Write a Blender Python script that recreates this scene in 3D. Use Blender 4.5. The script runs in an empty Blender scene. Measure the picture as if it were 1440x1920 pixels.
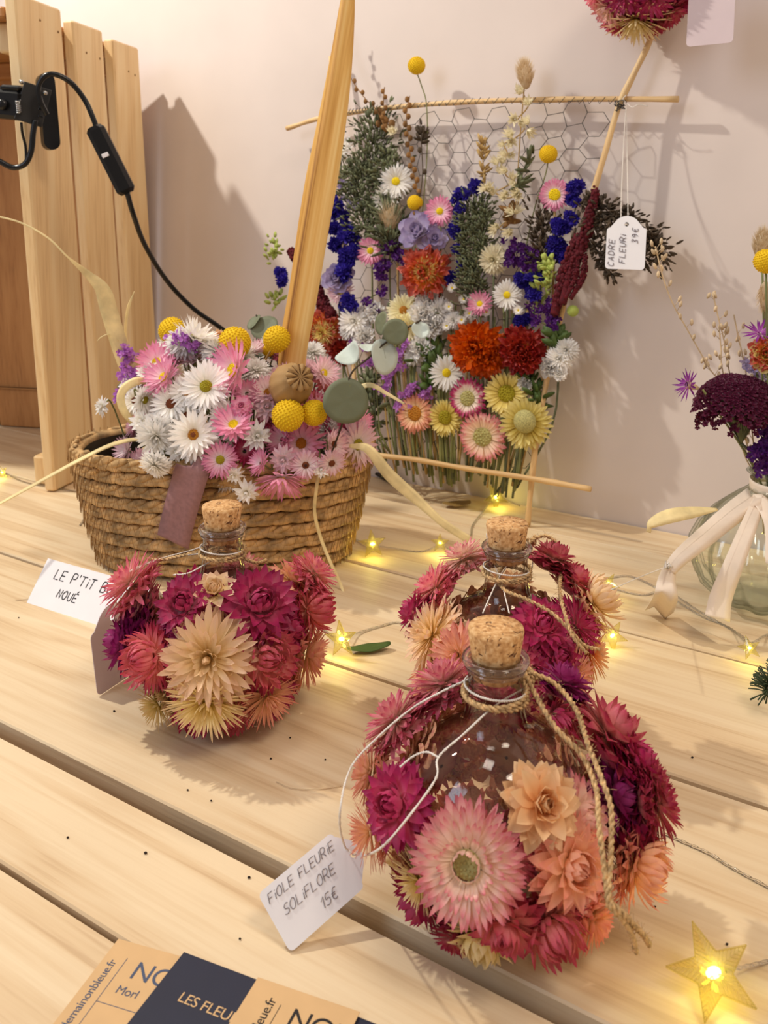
import bpy, math, random
from mathutils import Vector, Matrix, Quaternion
random.seed(7)
SC = bpy.context.scene
COL = SC.collection
# ------------------------------------------------------------------ camera
F = 1700.0; H = 0.32; TH = math.radians(4.5); CY = 534.0   # near-level view, lens shifted down
cam_d = bpy.data.cameras.new('camera'); cam = bpy.data.objects.new('camera', cam_d); COL.objects.link(cam)
cam.location = (0, 0, H); cam.rotation_euler = (math.radians(90) - TH, 0, 0)
cam_d.shift_y = -(960.0 - CY) / 1920.0
cam_d.sensor_fit = 'VERTICAL'; cam_d.sensor_height = 36.0; cam_d.lens = 36.0 * F / 1920.0
cam_d.clip_start = 0.01; cam_d.clip_end = 30
cam_d.dof.use_dof = True; cam_d.dof.focus_distance = 0.55; cam_d.dof.aperture_fstop = 19
SC.camera = cam
# ------------------------------------------------------------------ view, world, lights
SC.view_settings.view_transform = 'Standard'; SC.view_settings.look = 'None'
SC.view_settings.gamma = 1.0; SC.view_settings.use_curve_mapping = False
SC.view_settings.exposure = 0.0
SC.cycles.max_bounces = 10; SC.cycles.transmission_bounces = 10; SC.cycles.transparent_max_bounces = 12
SC.cycles.glossy_bounces = 5; SC.cycles.diffuse_bounces = 4; SC.cycles.sample_clamp_indirect = 4.0
SC.cycles.caustics_reflective = False; SC.cycles.caustics_refractive = False
world = bpy.data.worlds.new('world'); SC.world = world; world.use_nodes = True
world.node_tree.nodes['Background'].inputs[0].default_value = (1.0, 0.86, 0.77, 1)
world.node_tree.nodes['Background'].inputs[1].default_value = 0.37

def lamp(name, kind, loc, target, energy, color, size=0.1, size_y=None):
    d = bpy.data.lights.new(name, kind); o = bpy.data.objects.new(name, d); COL.objects.link(o)
    o.location = loc; d.energy = energy; d.color = color
    if kind == 'AREA':
        d.size = size
        if size_y: d.shape = 'RECTANGLE'; d.size_y = size_y
    else: d.shadow_soft_size = size
    o.rotation_euler = (Vector(target) - Vector(loc)).to_track_quat('-Z', 'Y').to_euler()
    return o
# the clip-on spot lamp up on the left, the ceiling lights of the shop, the window
k = lamp('clip_spot_light', 'SPOT', (-0.88, 0.92, 1.20), (0.02, 0.70, 0.05), 45, (1.0, 0.93, 0.80), 0.02)
k.data.spot_size = math.radians(125); k.data.spot_blend = 0.5
lamp('ceiling_light', 'AREA', (0.75, -0.35, 1.9), (0.0, 0.7, 0.1), 14, (1.0, 0.83, 0.66), 0.5)
lamp('ceiling_light', 'AREA', (-0.2, 0.2, 2.1), (0.1, 0.7, 0.2), 3.5, (1.0, 0.88, 0.76), 0.35)
lamp('window_light', 'AREA', (-1.5, -0.35, 1.15), (0.0, 0.5, 0.1), 9, (0.72, 0.82, 1.0), 0.6, 1.0)

# ------------------------------------------------------------------ pixel helpers
CT, ST = math.cos(TH), math.sin(TH)
CAMP = Vector((0, 0, H)); RIGHT = Vector((1, 0, 0)); UPV = Vector((0, ST, CT)); FWD = Vector((0, CT, -ST))
def ray(px, py):
    return (RIGHT * ((px - 720) / F) - UPV * ((py - CY) / F) + FWD).normalized()
def G(px, py, z=0.0):
    d = ray(px, py); return CAMP + d * ((z - H) / d.z)
def PL(px, py, p0, n):
    d = ray(px, py); return CAMP + d * ((p0 - CAMP).dot(n) / d.dot(n))
def ATY(px, py, Y):
    d = ray(px, py); return CAMP + d * (Y / d.y)
def ELL(px, py, c, r):
    """ray against an axis-aligned ellipsoid: nearest hit, else the nearest approach"""
    d = ray(px, py); o = CAMP - c
    S = Vector((1 / r[0], 1 / r[1], 1 / r[2]))
    dd = Vector((d.x * S.x, d.y * S.y, d.z * S.z)); oo = Vector((o.x * S.x, o.y * S.y, o.z * S.z))
    a = dd.dot(dd); b = oo.dot(dd); q = b * b - a * (oo.dot(oo) - 1)
    t = (-b - math.sqrt(q)) / a if q > 0 else -b / a
    return CAMP + d * t
def px2m(n, p):                      # a length in pixels at a point, in metres
    return n / F * (p - CAMP).dot(FWD)
AZ = math.radians(-57)
WU = Vector((math.sin(AZ), math.cos(AZ), 0))          # along the wall and planks, to the left
WN = Vector((math.cos(AZ), -math.sin(AZ), 0))   # towards the wall
WOFF = G(1080, 964).dot(WN)
WP = WN * WOFF

# ------------------------------------------------------------------ materials
def new_mat(name):
    m = bpy.data.materials.new(name); m.use_nodes = True
    nt = m.node_tree; return m, nt, nt.nodes['Principled BSDF']
def L(nt, a, b): nt.links.new(a, b)
def lin(c):
    return tuple(((x / 255) / 12.92 if x / 255 <= 0.04045 else ((x / 255 + 0.055) / 1.055) ** 2.4) for x in c[:3]) + (1,)
def ramp(nt, stops, fac):
    r = nt.nodes.new('ShaderNodeValToRGB'); e = r.color_ramp.elements
    while len(e) > 1: e.remove(e[-1])
    e[0].position = stops[0][0]; e[0].color = lin(stops[0][1])
    for p, c in stops[1:]:
        q = e.new(p); q.color = lin(c)
    L(nt, fac, r.inputs[0]); return r.outputs[0]
def plain(name, c, rough=0.6, metal=0, var=0.0, scale=60, bump=0.0, spec=0.4):
    m, nt, b = new_mat(name)
    b.inputs['Roughness'].default_value = rough; b.inputs['Metallic'].default_value = metal
    b.inputs['Specular IOR Level'].default_value = spec
    tc = nt.nodes.new('ShaderNodeTexCoord'); nz = nt.nodes.new('ShaderNodeTexNoise')
    nz.inputs['Scale'].default_value = scale; nz.inputs['Detail'].default_value = 4
    L(nt, tc.outputs['Object'], nz.inputs['Vector'])
    lo = tuple(max(0, x * (1 - var)) for x in c); hi = tuple(min(255, x * (1 + var)) for x in c)
    L(nt, ramp(nt, [(0.3, lo), (0.7, hi)], nz.outputs[0]), b.inputs['Base Color'])
    if bump:
        bp = nt.nodes.new('ShaderNodeBump'); bp.inputs['Strength'].default_value = bump; bp.inputs['Distance'].default_value = 0.002
        L(nt, nz.outputs[0], bp.inputs['Height']); L(nt, bp.outputs[0], b.inputs['Normal'])
    return m
def petal_mat(name, stops, trans=0.3, rough=0.45, streak=0.10, sheen=0.35):
    """papery petal: colour runs from the base (0) to the tip (1) of every petal"""
    m, nt, b = new_mat(name)
    at = nt.nodes.new('ShaderNodeAttribute'); at.attribute_name = 't'
    tc = nt.nodes.new('ShaderNodeTexCoord'); nz = nt.nodes.new('ShaderNodeTexNoise'); nz.inputs['Scale'].default_value = 260
    nz.inputs['Detail'].default_value = 2
    L(nt, tc.outputs['Object'], nz.inputs['Vector'])
    ad = nt.nodes.new('ShaderNodeMath'); ad.operation = 'MULTIPLY_ADD'; ad.inputs[1].default_value = streak * 4; 
    sb = nt.nodes.new('ShaderNodeMath'); sb.operation = 'SUBTRACT'; sb.inputs[1].default_value = 0.5
    L(nt, nz.outputs[0], sb.inputs[0]); L(nt, sb.outputs[0], ad.inputs[0]); L(nt, at.outputs['Fac'], ad.inputs[2])
    col = ramp(nt, stops, ad.outputs[0])
    hs = nt.nodes.new('ShaderNodeHueSaturation')
    oi = nt.nodes.new('ShaderNodeObjectInfo'); mr = nt.nodes.new('ShaderNodeMapRange')
    mr.inputs['To Min'].default_value = 0.86; mr.inputs['To Max'].default_value = 1.1
    L(nt, oi.outputs['Random'], mr.inputs[0]); L(nt, mr.outputs[0], hs.inputs['Value']); L(nt, col, hs.inputs['Color'])
    L(nt, hs.outputs[0], b.inputs['Base Color']); b.inputs['Roughness'].default_value = rough
    b.inputs['Specular IOR Level'].default_value = sheen
    tr = nt.nodes.new('ShaderNodeBsdfTranslucent'); mx = nt.nodes.new('ShaderNodeMixShader'); mx.inputs[0].default_value = trans
    L(nt, hs.outputs[0], tr.inputs[0]); L(nt, b.outputs[0], mx.inputs[1]); L(nt, tr.outputs[0], mx.inputs[2])
    L(nt, mx.outputs[0], nt.nodes['Material Output'].inputs[0])
    return m
def wood(name, light, mid, dark, knots=True, grain=1.0, rough=0.55, fine=1.0):
    m, nt, b = new_mat(name)
    tc = nt.nodes.new('ShaderNodeTexCoord'); oi = nt.nodes.new('ShaderNodeObjectInfo')
    ofs = nt.nodes.new('ShaderNodeVectorMath'); ofs.operation = 'ADD'
    cm = nt.nodes.new('ShaderNodeCombineXYZ'); mu = nt.nodes.new('ShaderNodeMath'); mu.operation = 'MULTIPLY'; mu.inputs[1].default_value = 13.7
    L(nt, oi.outputs['Random'], mu.inputs[0]); L(nt, mu.outputs[0], cm.inputs[0]); L(nt, mu.outputs[0], cm.inputs[1])
    L(nt, tc.outputs['Object'], ofs.inputs[0]); L(nt, cm.outputs[0], ofs.inputs[1])
    mp = nt.nodes.new('ShaderNodeMapping'); mp.inputs['Scale'].default_value = (1.3, 16 * fine, 16 * fine); L(nt, ofs.outputs[0], mp.inputs[0])
    n1 = nt.nodes.new('ShaderNodeTexNoise'); n1.inputs['Scale'].default_value = 1.6; n1.inputs['Detail'].default_value = 3; n1.inputs['Distortion'].default_value = 0.4
    L(nt, mp.outputs[0], n1.inputs['Vector'])
    w = nt.nodes.new('ShaderNodeMath'); w.operation = 'MULTIPLY'; w.inputs[1].default_value = 34 * grain; L(nt, n1.outputs[0], w.inputs[0])
    sn = nt.nodes.new('ShaderNodeMath'); sn.operation = 'SINE'; L(nt, w.outputs[0], sn.inputs[0])
    s2 = nt.nodes.new('ShaderNodeMath'); s2.operation = 'MULTIPLY_ADD'; s2.inputs[1].default_value = 0.25; s2.inputs[2].default_value = 0.5; L(nt, sn.outputs[0], s2.inputs[0])
    mp2 = nt.nodes.new('ShaderNodeMapping'); mp2.inputs['Scale'].default_value = (14, 420, 420); L(nt, ofs.outputs[0], mp2.inputs[0])
    n2 = nt.nodes.new('ShaderNodeTexNoise'); n2.inputs['Scale'].default_value = 1.0; n2.inputs['Detail'].default_value = 3; L(nt, mp2.outputs[0], n2.inputs['Vector'])
    mixf = nt.nodes.new('ShaderNodeMath'); mixf.operation = 'MULTIPLY_ADD'; mixf.inputs[1].default_value = 0.5
    L(nt, n2.outputs[0], mixf.inputs[0]); 
    h = nt.nodes.new('ShaderNodeMath'); h.operation = 'MULTIPLY'; h.inputs[1].default_value = 0.6; L(nt, s2.outputs[0], h.inputs[0]); L(nt, h.outputs[0], mixf.inputs[2])
    n3 = nt.nodes.new('ShaderNodeTexNoise'); n3.inputs['Scale'].default_value = 7; n3.inputs['Detail'].default_value = 2; L(nt, ofs.outputs[0], n3.inputs['Vector'])
    base = ramp(nt, [(0.22, dark), (0.42, mid), (0.7, light)], mixf.outputs[0])
    tone = ramp(nt, [(0.3, tuple(min(255, x * 0.9) for x in light)), (0.7, light)], n3.outputs[0])
    mm = nt.nodes.new('ShaderNodeMix'); mm.data_type = 'RGBA'; mm.inputs[0].default_value = 0.32
    L(nt, base, mm.inputs[6]); L(nt, tone, mm.inputs[7]); out = mm.outputs[2]
    if knots:
        mp3 = nt.nodes.new('ShaderNodeMapping'); mp3.inputs['Scale'].default_value = (3.6, 9, 9); L(nt, ofs.outputs[0], mp3.inputs[0])
        v = nt.nodes.new('ShaderNodeTexVoronoi'); v.inputs['Scale'].default_value = 1.0; L(nt, mp3.outputs[0], v.inputs['Vector'])
        kf = nt.nodes.new('ShaderNodeMapRange'); kf.inputs['From Min'].default_value = 0.03; kf.inputs['From Max'].default_value = 0.16
        kf.inputs['To Min'].default_value = 0.75; kf.inputs['To Max'].default_value = 0; L(nt, v.outputs['Distance'], kf.inputs[0])
        m2 = nt.nodes.new('ShaderNodeMix'); m2.data_type = 'RGBA'; L(nt, kf.outputs[0], m2.inputs[0]); L(nt, out, m2.inputs[6])
        m2.inputs[7].default_value = lin(tuple(x * 0.62 for x in dark)); out = m2.outputs[2]
    L(nt, out, b.inputs['Base Color']); b.inputs['Roughness'].default_value = rough
    bp = nt.nodes.new('ShaderNodeBump'); bp.inputs['Strength'].default_value = 0.25; bp.inputs['Distance'].default_value = 0.001
    L(nt, mixf.outputs[0], bp.inputs['Height']); L(nt, bp.outputs[0], b.inputs['Normal'])
    return m
def glass(name, col=(1, 1, 1, 1), ior=1.45, rough=0.0):
    m, nt, b = new_mat(name)
    b.inputs['Base Color'].default_value = col; b.inputs['Transmission Weight'].default_value = 1
    b.inputs['Roughness'].default_value = rough; b.inputs['IOR'].default_value = ior
    return m
def thin_glass(name, tint, edge, gloss=0.035):
    """blown glass too thin to bend the view: clear face on, denser and shinier towards its rims"""
    m, nt, b = new_mat(name)
    lw = nt.nodes.new('ShaderNodeLayerWeight'); lw.inputs[0].default_value = 0.5
    tr = nt.nodes.new('ShaderNodeBsdfTransparent'); gl = nt.nodes.new('ShaderNodeBsdfGlossy'); gl.inputs['Roughness'].default_value = 0.02
    pw = nt.nodes.new('ShaderNodeMath'); pw.operation = 'POWER'; pw.inputs[1].default_value = 4.0; L(nt, lw.outputs['Facing'], pw.inputs[0])
    L(nt, ramp(nt, [(0.0, tint), (0.5, tint), (1.0, edge)], lw.outputs['Facing']), tr.inputs[0])
    ma = nt.nodes.new('ShaderNodeMath'); ma.operation = 'MULTIPLY_ADD'; ma.inputs[1].default_value = 0.7; ma.inputs[2].default_value = gloss; L(nt, pw.outputs[0], ma.inputs[0])
    mx = nt.nodes.new('ShaderNodeMixShader'); L(nt, ma.outputs[0], mx.inputs[0]); L(nt, tr.outputs[0], mx.inputs[1]); L(nt, gl.outputs[0], mx.inputs[2])
    L(nt, mx.outputs[0], nt.nodes['Material Output'].inputs[0]); return m
def cork_mat():
    m, nt, b = new_mat('cork'); tc = nt.nodes.new('ShaderNodeTexCoord')
    n = nt.nodes.new('ShaderNodeTexNoise'); n.inputs['Scale'].default_value = 420; n.inputs['Detail'].default_value = 5; L(nt, tc.outputs['Object'], n.inputs[0])
    c1 = ramp(nt, [(0.3, (168, 118, 70)), (0.5, (212, 164, 108)), (0.7, (232, 196, 146))], n.outputs[0])
    v = nt.nodes.new('ShaderNodeTexNoise'); v.inputs['Scale'].default_value = 230; v.inputs['Detail'].default_value = 2; v.inputs['Distortion'].default_value = 1.5; L(nt, tc.outputs['Object'], v.inputs[0])
    f = nt.nodes.new('ShaderNodeMapRange'); f.inputs['From Min'].default_value = .62; f.inputs['From Max'].default_value = .70; L(nt, v.outputs[0], f.inputs[0])
    mx = nt.nodes.new('ShaderNodeMix'); mx.data_type = 'RGBA'; L(nt, f.outputs[0], mx.inputs[0]); L(nt, c1, mx.inputs[6]); mx.inputs[7].default_value = lin((98, 58, 30)); L(nt, mx.outputs[2], b.inputs['Base Color'])
    b.inputs['Roughness'].default_value = .9; bp = nt.nodes.new('ShaderNodeBump'); bp.inputs['Strength'].default_value = .5; bp.inputs['Distance'].default_value = .001; bp.invert = True
    L(nt, f.outputs[0], bp.inputs['Height']); L(nt, bp.outputs[0], b.inputs['Normal']); return m
def emit(name, c, s):
    m, nt, b = new_mat(name); b.inputs['Emission Color'].default_value = c; b.inputs['Emission Strength'].default_value = s
    b.inputs['Base Color'].default_value = c; return m

M = {}
M['table'] = wood('pine_table', (233, 212, 176), (217, 188, 146), (176, 136, 92), grain=0.8)
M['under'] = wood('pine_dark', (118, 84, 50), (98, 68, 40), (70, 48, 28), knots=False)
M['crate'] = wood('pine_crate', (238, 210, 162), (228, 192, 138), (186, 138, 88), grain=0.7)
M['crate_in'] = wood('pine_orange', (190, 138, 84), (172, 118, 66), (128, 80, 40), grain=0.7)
M['twig'] = wood('peeled_twig', (232, 200, 148), (218, 180, 124), (180, 138, 88), knots=False)
M['wall'] = plain('wall_plaster', (219, 208, 203), 0.85, var=0.015, scale=9, bump=0.25)
M['floor'] = plain('floor_tile', (120, 105, 92), 0.6, var=0.06)
M['cork'] = cork_mat()
M['glass'] = thin_glass('clear_glass', (250, 248, 246), (150, 132, 120))
M['lip'] = glass('lip_glass', (1, 1, 1, 1))
M['vase'] = thin_glass('green_tint_glass', (252, 254, 251), (150, 164, 146), 0.07)
M['jute'] = plain('jute', (196, 164, 118), 0.9, var=0.22, scale=500)
M['string'] = plain('white_string', (236, 230, 222), 0.8, var=0.03)
M['card'] = plain('white_card', (238, 238, 243), 0.7, var=0.01)
M['card_lilac'] = plain('pale_card', (208, 192, 197), 0.7, var=0.01)
M['ink'] = plain('black_ink', (28, 26, 30), 0.5)
M['pencil'] = plain('pencil_grey', (128, 120, 126), 0.6)
M['kraft'] = plain('kraft_card', (214, 178, 130), 0.8, var=0.02)
M['navy'] = plain('navy_card', (34, 40, 60), 0.45, var=0.03)
M['navyink'] = plain('blue_grey_ink', (74, 86, 112), 0.6)
M['black'] = plain('black_plastic', (14, 14, 16), 0.25)
M['blackm'] = plain('black_metal', (34, 33, 33), 0.5)
M['chrome'] = plain('screw_metal', (170, 170, 170), 0.2, metal=1)
M['wick'] = plain('seagrass', (186, 152, 104), 0.75, var=0.25, scale=90, bump=0.5)
M['thread'] = plain('stitch_thread', (158, 118, 70), 0.7)
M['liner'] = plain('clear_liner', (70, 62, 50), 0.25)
M['ribbon'] = plain('mauve_ribbon', (152, 112, 112), 0.75, var=0.06, scale=300)
M['cream_rib'] = plain('cream_ribbon', (238, 222, 204), 0.6, var=0.03)
M['raffia'] = plain('raffia', (232, 212, 156), 0.5, var=0.10, scale=60)
M['straw_strip'] = wood('palm_strip', (246, 206, 128), (228, 176, 92), (170, 116, 48), knots=False, grain=1.0, rough=0.4, fine=5.0)
M['wire'] = plain('dark_wire', (78, 74, 72), 0.5, metal=0.3)
M['cable'] = glass('clear_cable', (0.96, 0.95, 0.92, 1), rough=0.15)
M['starp'] = thin_glass('star_plastic', (255, 252, 222), (255, 248, 190), 0.10)
_nt = M['starp'].node_tree; _d = _nt.nodes.new('ShaderNodeBsdfTranslucent'); _d.inputs[0].default_value = (1, .93, .55, 1); _m = _nt.nodes.new('ShaderNodeMixShader'); _m.inputs[0].default_value = .13
_o = _nt.nodes['Material Output']; _nt.links.new(_o.inputs[0].links[0].from_socket, _m.inputs[1]); _nt.links.new(_d.outputs[0], _m.inputs[2]); _nt.links.new(_m.outputs[0], _o.inputs[0])
M['star'] = glass('clear_star', (1.0, 0.97, 0.75, 1), rough=0.05)
M['led'] = emit('yellow_led', (1.0, 0.88, 0.12, 1), 14)
M['led_glow'] = emit('yellow_led_cap', (1.0, 0.82, 0.05, 1), 5)
M['yellow'] = plain('billy_yellow', (232, 190, 22), 0.8, var=0.14, scale=700)
M['yellow_c'] = plain('daisy_centre_yellow', (236, 204, 20), 0.8, var=0.14, scale=900)
M['gold_c'] = plain('daisy_centre_gold', (176, 118, 34), 0.8, var=0.25, scale=900)
M['olive_c'] = plain('daisy_centre_olive', (150, 138, 24), 0.8, var=0.3, scale=700)
M['brown_c'] = plain('daisy_centre_brown', (112, 58, 26), 0.8, var=0.3, scale=700)
M['dark_c'] = plain('dark_centre', (50, 28, 18), 0.8, var=0.2)
M['green_c'] = plain('green_centre', (172, 166, 108), 0.8, var=0.2, scale=900)
M['pod'] = plain('poppy_pod', (166, 132, 84), 0.7, var=0.10, scale=120)
M['pod_dark'] = plain('poppy_groove', (92, 62, 30), 0.8)
M['stem'] = plain('green_stem', (122, 126, 78), 0.7, var=0.12)
M['stem_dry'] = plain('dry_stem', (176, 146, 92), 0.7, var=0.12)
M['euca'] = plain('eucalyptus_leaf', (112, 118, 92), 0.6, var=0.08, scale=90)
M['euca_pale'] = plain('eucalyptus_pale', (196, 208, 200), 0.6, var=0.05, scale=90)
M['leaf'] = plain('green_leaf', (70, 92, 40), 0.6, var=0.12)
M['foliage'] = plain('grey_green_foliage', (98, 104, 76), 0.8, var=0.2)
M['foliage_d'] = plain('dark_foliage', (70, 58, 44), 0.8, var=0.2)
M['lime'] = plain('lime_bud', (168, 182, 92), 0.7, var=0.1)
M['fir'] = plain('fir_needle', (52, 66, 42), 0.7, var=0.15)
M['amaranth'] = plain('amaranth', (84, 12, 26), 0.85, var=0.25, scale=300)
M['seed'] = plain('brown_seed_head', (128, 92, 50), 0.8, var=0.2)
M['dry_leaf'] = plain('dry_leaf', (140, 112, 60), 0.7, var=0.1)
M['crumb'] = plain('crumb', (40, 28, 20), 0.8)
M['bract'] = petal_mat('bract', [(0, (206, 150, 120)), (.35, (226, 178, 140)), (.6, (196, 120, 112)), (.8, (232, 196, 150)), (1, (170, 110, 70))], streak=.6)
M['straw_seed'] = plain('oat_seed', (206, 184, 150), 0.7, var=0.1)
def streaky(name, stops, sc=(1.5, 170, 170)):
    m, nt, b = new_mat(name); tc = nt.nodes.new('ShaderNodeTexCoord'); mp = nt.nodes.new('ShaderNodeMapping'); mp.inputs['Scale'].default_value = sc; L(nt, tc.outputs['Object'], mp.inputs[0])
    n = nt.nodes.new('ShaderNodeTexNoise'); n.inputs['Scale'].default_value = 1; n.inputs['Detail'].default_value = 4; L(nt, mp.outputs[0], n.inputs[0]); L(nt, ramp(nt, stops, n.outputs[0]), b.inputs['Base Color']); b.inputs['Roughness'].default_value = .45
    bp = nt.nodes.new('ShaderNodeBump'); bp.inputs['Strength'].default_value = .6; bp.inputs['Distance'].default_value = .0008; L(nt, n.outputs[0], bp.inputs['Height']); L(nt, bp.outputs[0], b.inputs['Normal']); return m
M['straw_strip'] = streaky('palm_strip_fibre', [(.34, (150, 100, 44)), (.44, (214, 160, 80)), (.56, (238, 190, 108)), (.68, (250, 216, 146))])
# petals
P = {}
def pm(k, *stops, **kw): P[k] = petal_mat(k + '_petal', stops, **kw)
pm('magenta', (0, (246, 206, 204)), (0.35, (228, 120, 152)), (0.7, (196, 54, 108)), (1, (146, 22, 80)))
pm('purple', (0, (232, 170, 200)), (0.4, (196, 78, 148)), (0.75, (150, 34, 108)), (1, (110, 18, 82)))
pm('pink', (0, (253, 230, 212)), (0.45, (248, 186, 182)), (0.8, (230, 124, 146)), (1, (190, 62, 102)))
pm('palepink', (0, (252, 234, 208)), (0.6, (250, 216, 200)), (0.85, (238, 158, 164)), (1, (212, 100, 122)))
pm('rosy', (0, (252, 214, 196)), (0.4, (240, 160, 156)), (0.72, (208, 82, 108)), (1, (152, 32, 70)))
pm('peach', (0, (250, 186, 116)), (0.5, (252, 206, 154)), (1, (252, 218, 172)))
pm('peachpink', (0, (252, 224, 176)), (0.5, (250, 202, 168)), (1, (232, 148, 136)))
pm('cream', (0, (250, 222, 150)), (0.5, (252, 226, 178)), (1, (248, 208, 178)))
pm('creamyel', (0, (240, 216, 120)), (0.5, (250, 232, 170)), (1, (250, 226, 186)))
pm('yellow', (0, (222, 196, 90)), (0.5, (244, 226, 130)), (1, (248, 234, 160)))
pm('magwhite', (0, (250, 244, 220)), (0.5, (248, 226, 222)), (0.72, (206, 70, 128)), (1, (170, 36, 100)))
pm('white', (0, (244, 240, 226)), (0.5, (250, 248, 244)), (1, (252, 251, 250)), sheen=0.5)
pm('daisypink', (0, (254, 240, 240)), (0.4, (250, 200, 220)), (1, (234, 130, 178)))
pm('palewp', (0, (250, 240, 234)), (0.5, (248, 222, 228)), (1, (238, 188, 206)))
pm('blue', (0, (130, 116, 214)), (0.5, (76, 60, 190)), (1, (50, 36, 150)))
pm('violet', (0, (150, 90, 180)), (0.5, (96, 36, 132)), (1, (70, 20, 104)))
pm('mauve', (0, (232, 186, 228)), (0.5, (204, 138, 216)), (1, (178, 106, 204)))
pm('lilac', (0, (226, 216, 224)), (0.5, (206, 194, 222)), (1, (168, 154, 204)))
pm('ivory', (0, (236, 228, 196)), (0.5, (244, 238, 214)), (1, (240, 232, 204)))
pm('orange', (0, (236, 150, 30)), (0.5, (236, 116, 14)), (1, (206, 78, 8)))
pm('red', (0, (232, 170, 60)), (0.35, (206, 74, 44)), (1, (150, 26, 34)))
pm('coral', (0, (242, 206, 80)), (0.45, (236, 168, 66)), (0.7, (214, 92, 66)), (1, (206, 110, 98)))
pm('aster', (0, (190, 110, 190)), (0.5, (150, 50, 160)), (1, (110, 24, 130)))
pm('yarrow', (0, (140, 60, 90)), (0.5, (108, 34, 68)), (1, (78, 20, 50)))
pm('bunny', (0, (214, 190, 150)), (0.5, (232, 214, 182)), (1, (244, 232, 210)), trans=0.5)
pm('paleyel', (0, (246, 236, 170)), (0.5, (246, 238, 190)), (1, (250, 244, 214)))

# ------------------------------------------------------------------ mesh building
class MB:
    def __init__(s): s.v = []; s.f = []; s.t = []; s.mi = []
    def add(s, vs, fs, ts=None, mi=0):
        o = len(s.v); s.v.extend([tuple(x) for x in vs]); s.t.extend(ts if ts else [0.5] * len(vs))
        for f in fs: s.f.append(tuple(i + o for i in f)); s.mi.append(mi)
    def merge(s, other, mat=None, mi=None, shift=0):
        mat = mat or Matrix(); o = len(s.v)
        s.v.extend([tuple(mat @ Vector(x)) for x in other.v]); s.t.extend(other.t)
        for f, k in zip(other.f, other.mi): s.f.append(tuple(i + o for i in f)); s.mi.append(k + shift if mi is None else mi)
    def mesh(s, name, mats, smooth=True):
        me = bpy.data.meshes.new(name); me.from_pydata(s.v, [], s.f)
        for m in mats: me.materials.append(m)
        if len(mats) > 1: me.polygons.foreach_set('material_index', s.mi)
        me.polygons.foreach_set('use_smooth', [smooth] * len(s.f))
        a = me.attributes.new('t', 'FLOAT', 'POINT'); a.data.foreach_set('value', s.t)
        me.update(); return me
    def build(s, name, mats, parent=None, smooth=True):
        if not isinstance(mats, (list, tuple)): mats = [mats]
        return link(name, s.mesh(name, mats, smooth), parent)
def link(name, me, parent=None, mat=None):
    o = bpy.data.objects.new(name, me); COL.objects.link(o)
    if parent: o.parent = parent
    if mat is not None: o.matrix_basis = mat
    return o
def tag(o, label=None, cat=None, group=None, kind=None):
    if label: o['label'] = label
    if cat: o['category'] = cat
    if group: o['group'] = group
    if kind: o['kind'] = kind
    return o
def thing(name, label, cat, loc=(0, 0, 0), group=None, rot=None):
    o = bpy.data.objects.new(name, None); COL.objects.link(o); o.location = loc; o.empty_display_size = 0.01
    if rot is not None: o.rotation_euler = rot
    return tag(o, label, cat, group)
def box(mb, x0, x1, y0, y1, z0, z1, b=0.0, mi=0):
    if b <= 0:
        v = [(x, y, z) for z in (z0, z1) for y in (y0, y1) for x in (x0, x1)]
        mb.add(v, [(0, 2, 3, 1), (4, 5, 7, 6), (0, 1, 5, 4), (2, 6, 7, 3), (0, 4, 6, 2), (1, 3, 7, 5)], mi=mi); return
    def ring(z, i): 
        X0, X1, Y0, Y1 = x0 + i, x1 - i, y0 + i, y1 - i
        return [(X0 + b, Y0, z), (X1 - b, Y0, z), (X1, Y0 + b, z), (X1, Y1 - b, z), (X1 - b, Y1, z), (X0 + b, Y1, z), (X0, Y1 - b, z), (X0, Y0 + b, z)]
    rs = [ring(z0, b * 0.7), ring(z0 + b, 0), ring(z1 - b, 0), ring(z1, b * 0.7)]
    v = [p for r in rs for p in r]; f = [tuple(reversed(range(8))), tuple(range(24, 32))]
    for k in range(3):
        for i in range(8): j = (i + 1) % 8; f.append((k * 8 + i, k * 8 + j, k * 8 + 8 + j, k * 8 + 8 + i))
    mb.add(v, f, mi=mi)
def cr(pts, n=8):
    """Catmull-Rom through points"""
    pts = [Vector(p) for p in pts]
    if len(pts) < 3: return [pts[0].lerp(pts[-1], i / n) for i in range(n + 1)]
    P_ = [pts[0] * 2 - pts[1]] + pts + [pts[-1] * 2 - pts[-2]]; out = []
    for i in range(1, len(P_) - 2):
        a, b, c, d = P_[i - 1:i + 3]
        for k in range(n):
            t = k / n; out.append(0.5 * ((2 * b) + (c - a) * t + (2 * a - 5 * b + 4 * c - d) * t * t + (3 * b - a - 3 * c + d) * t ** 3))
    out.append(pts[-1]); return out
def frames(path):
    T = [(path[min(i + 1, len(path) - 1)] - path[max(i - 1, 0)]).normalized() for i in range(len(path))]
    n = T[0].orthogonal().normalized(); out = []
    for i, t in enumerate(T):
        n = (n - t * n.dot(t)); n = n.normalized() if n.length > 1e-9 else t.orthogonal().normalized()
        out.append((t, n, t.cross(n)))
    return out
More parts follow.
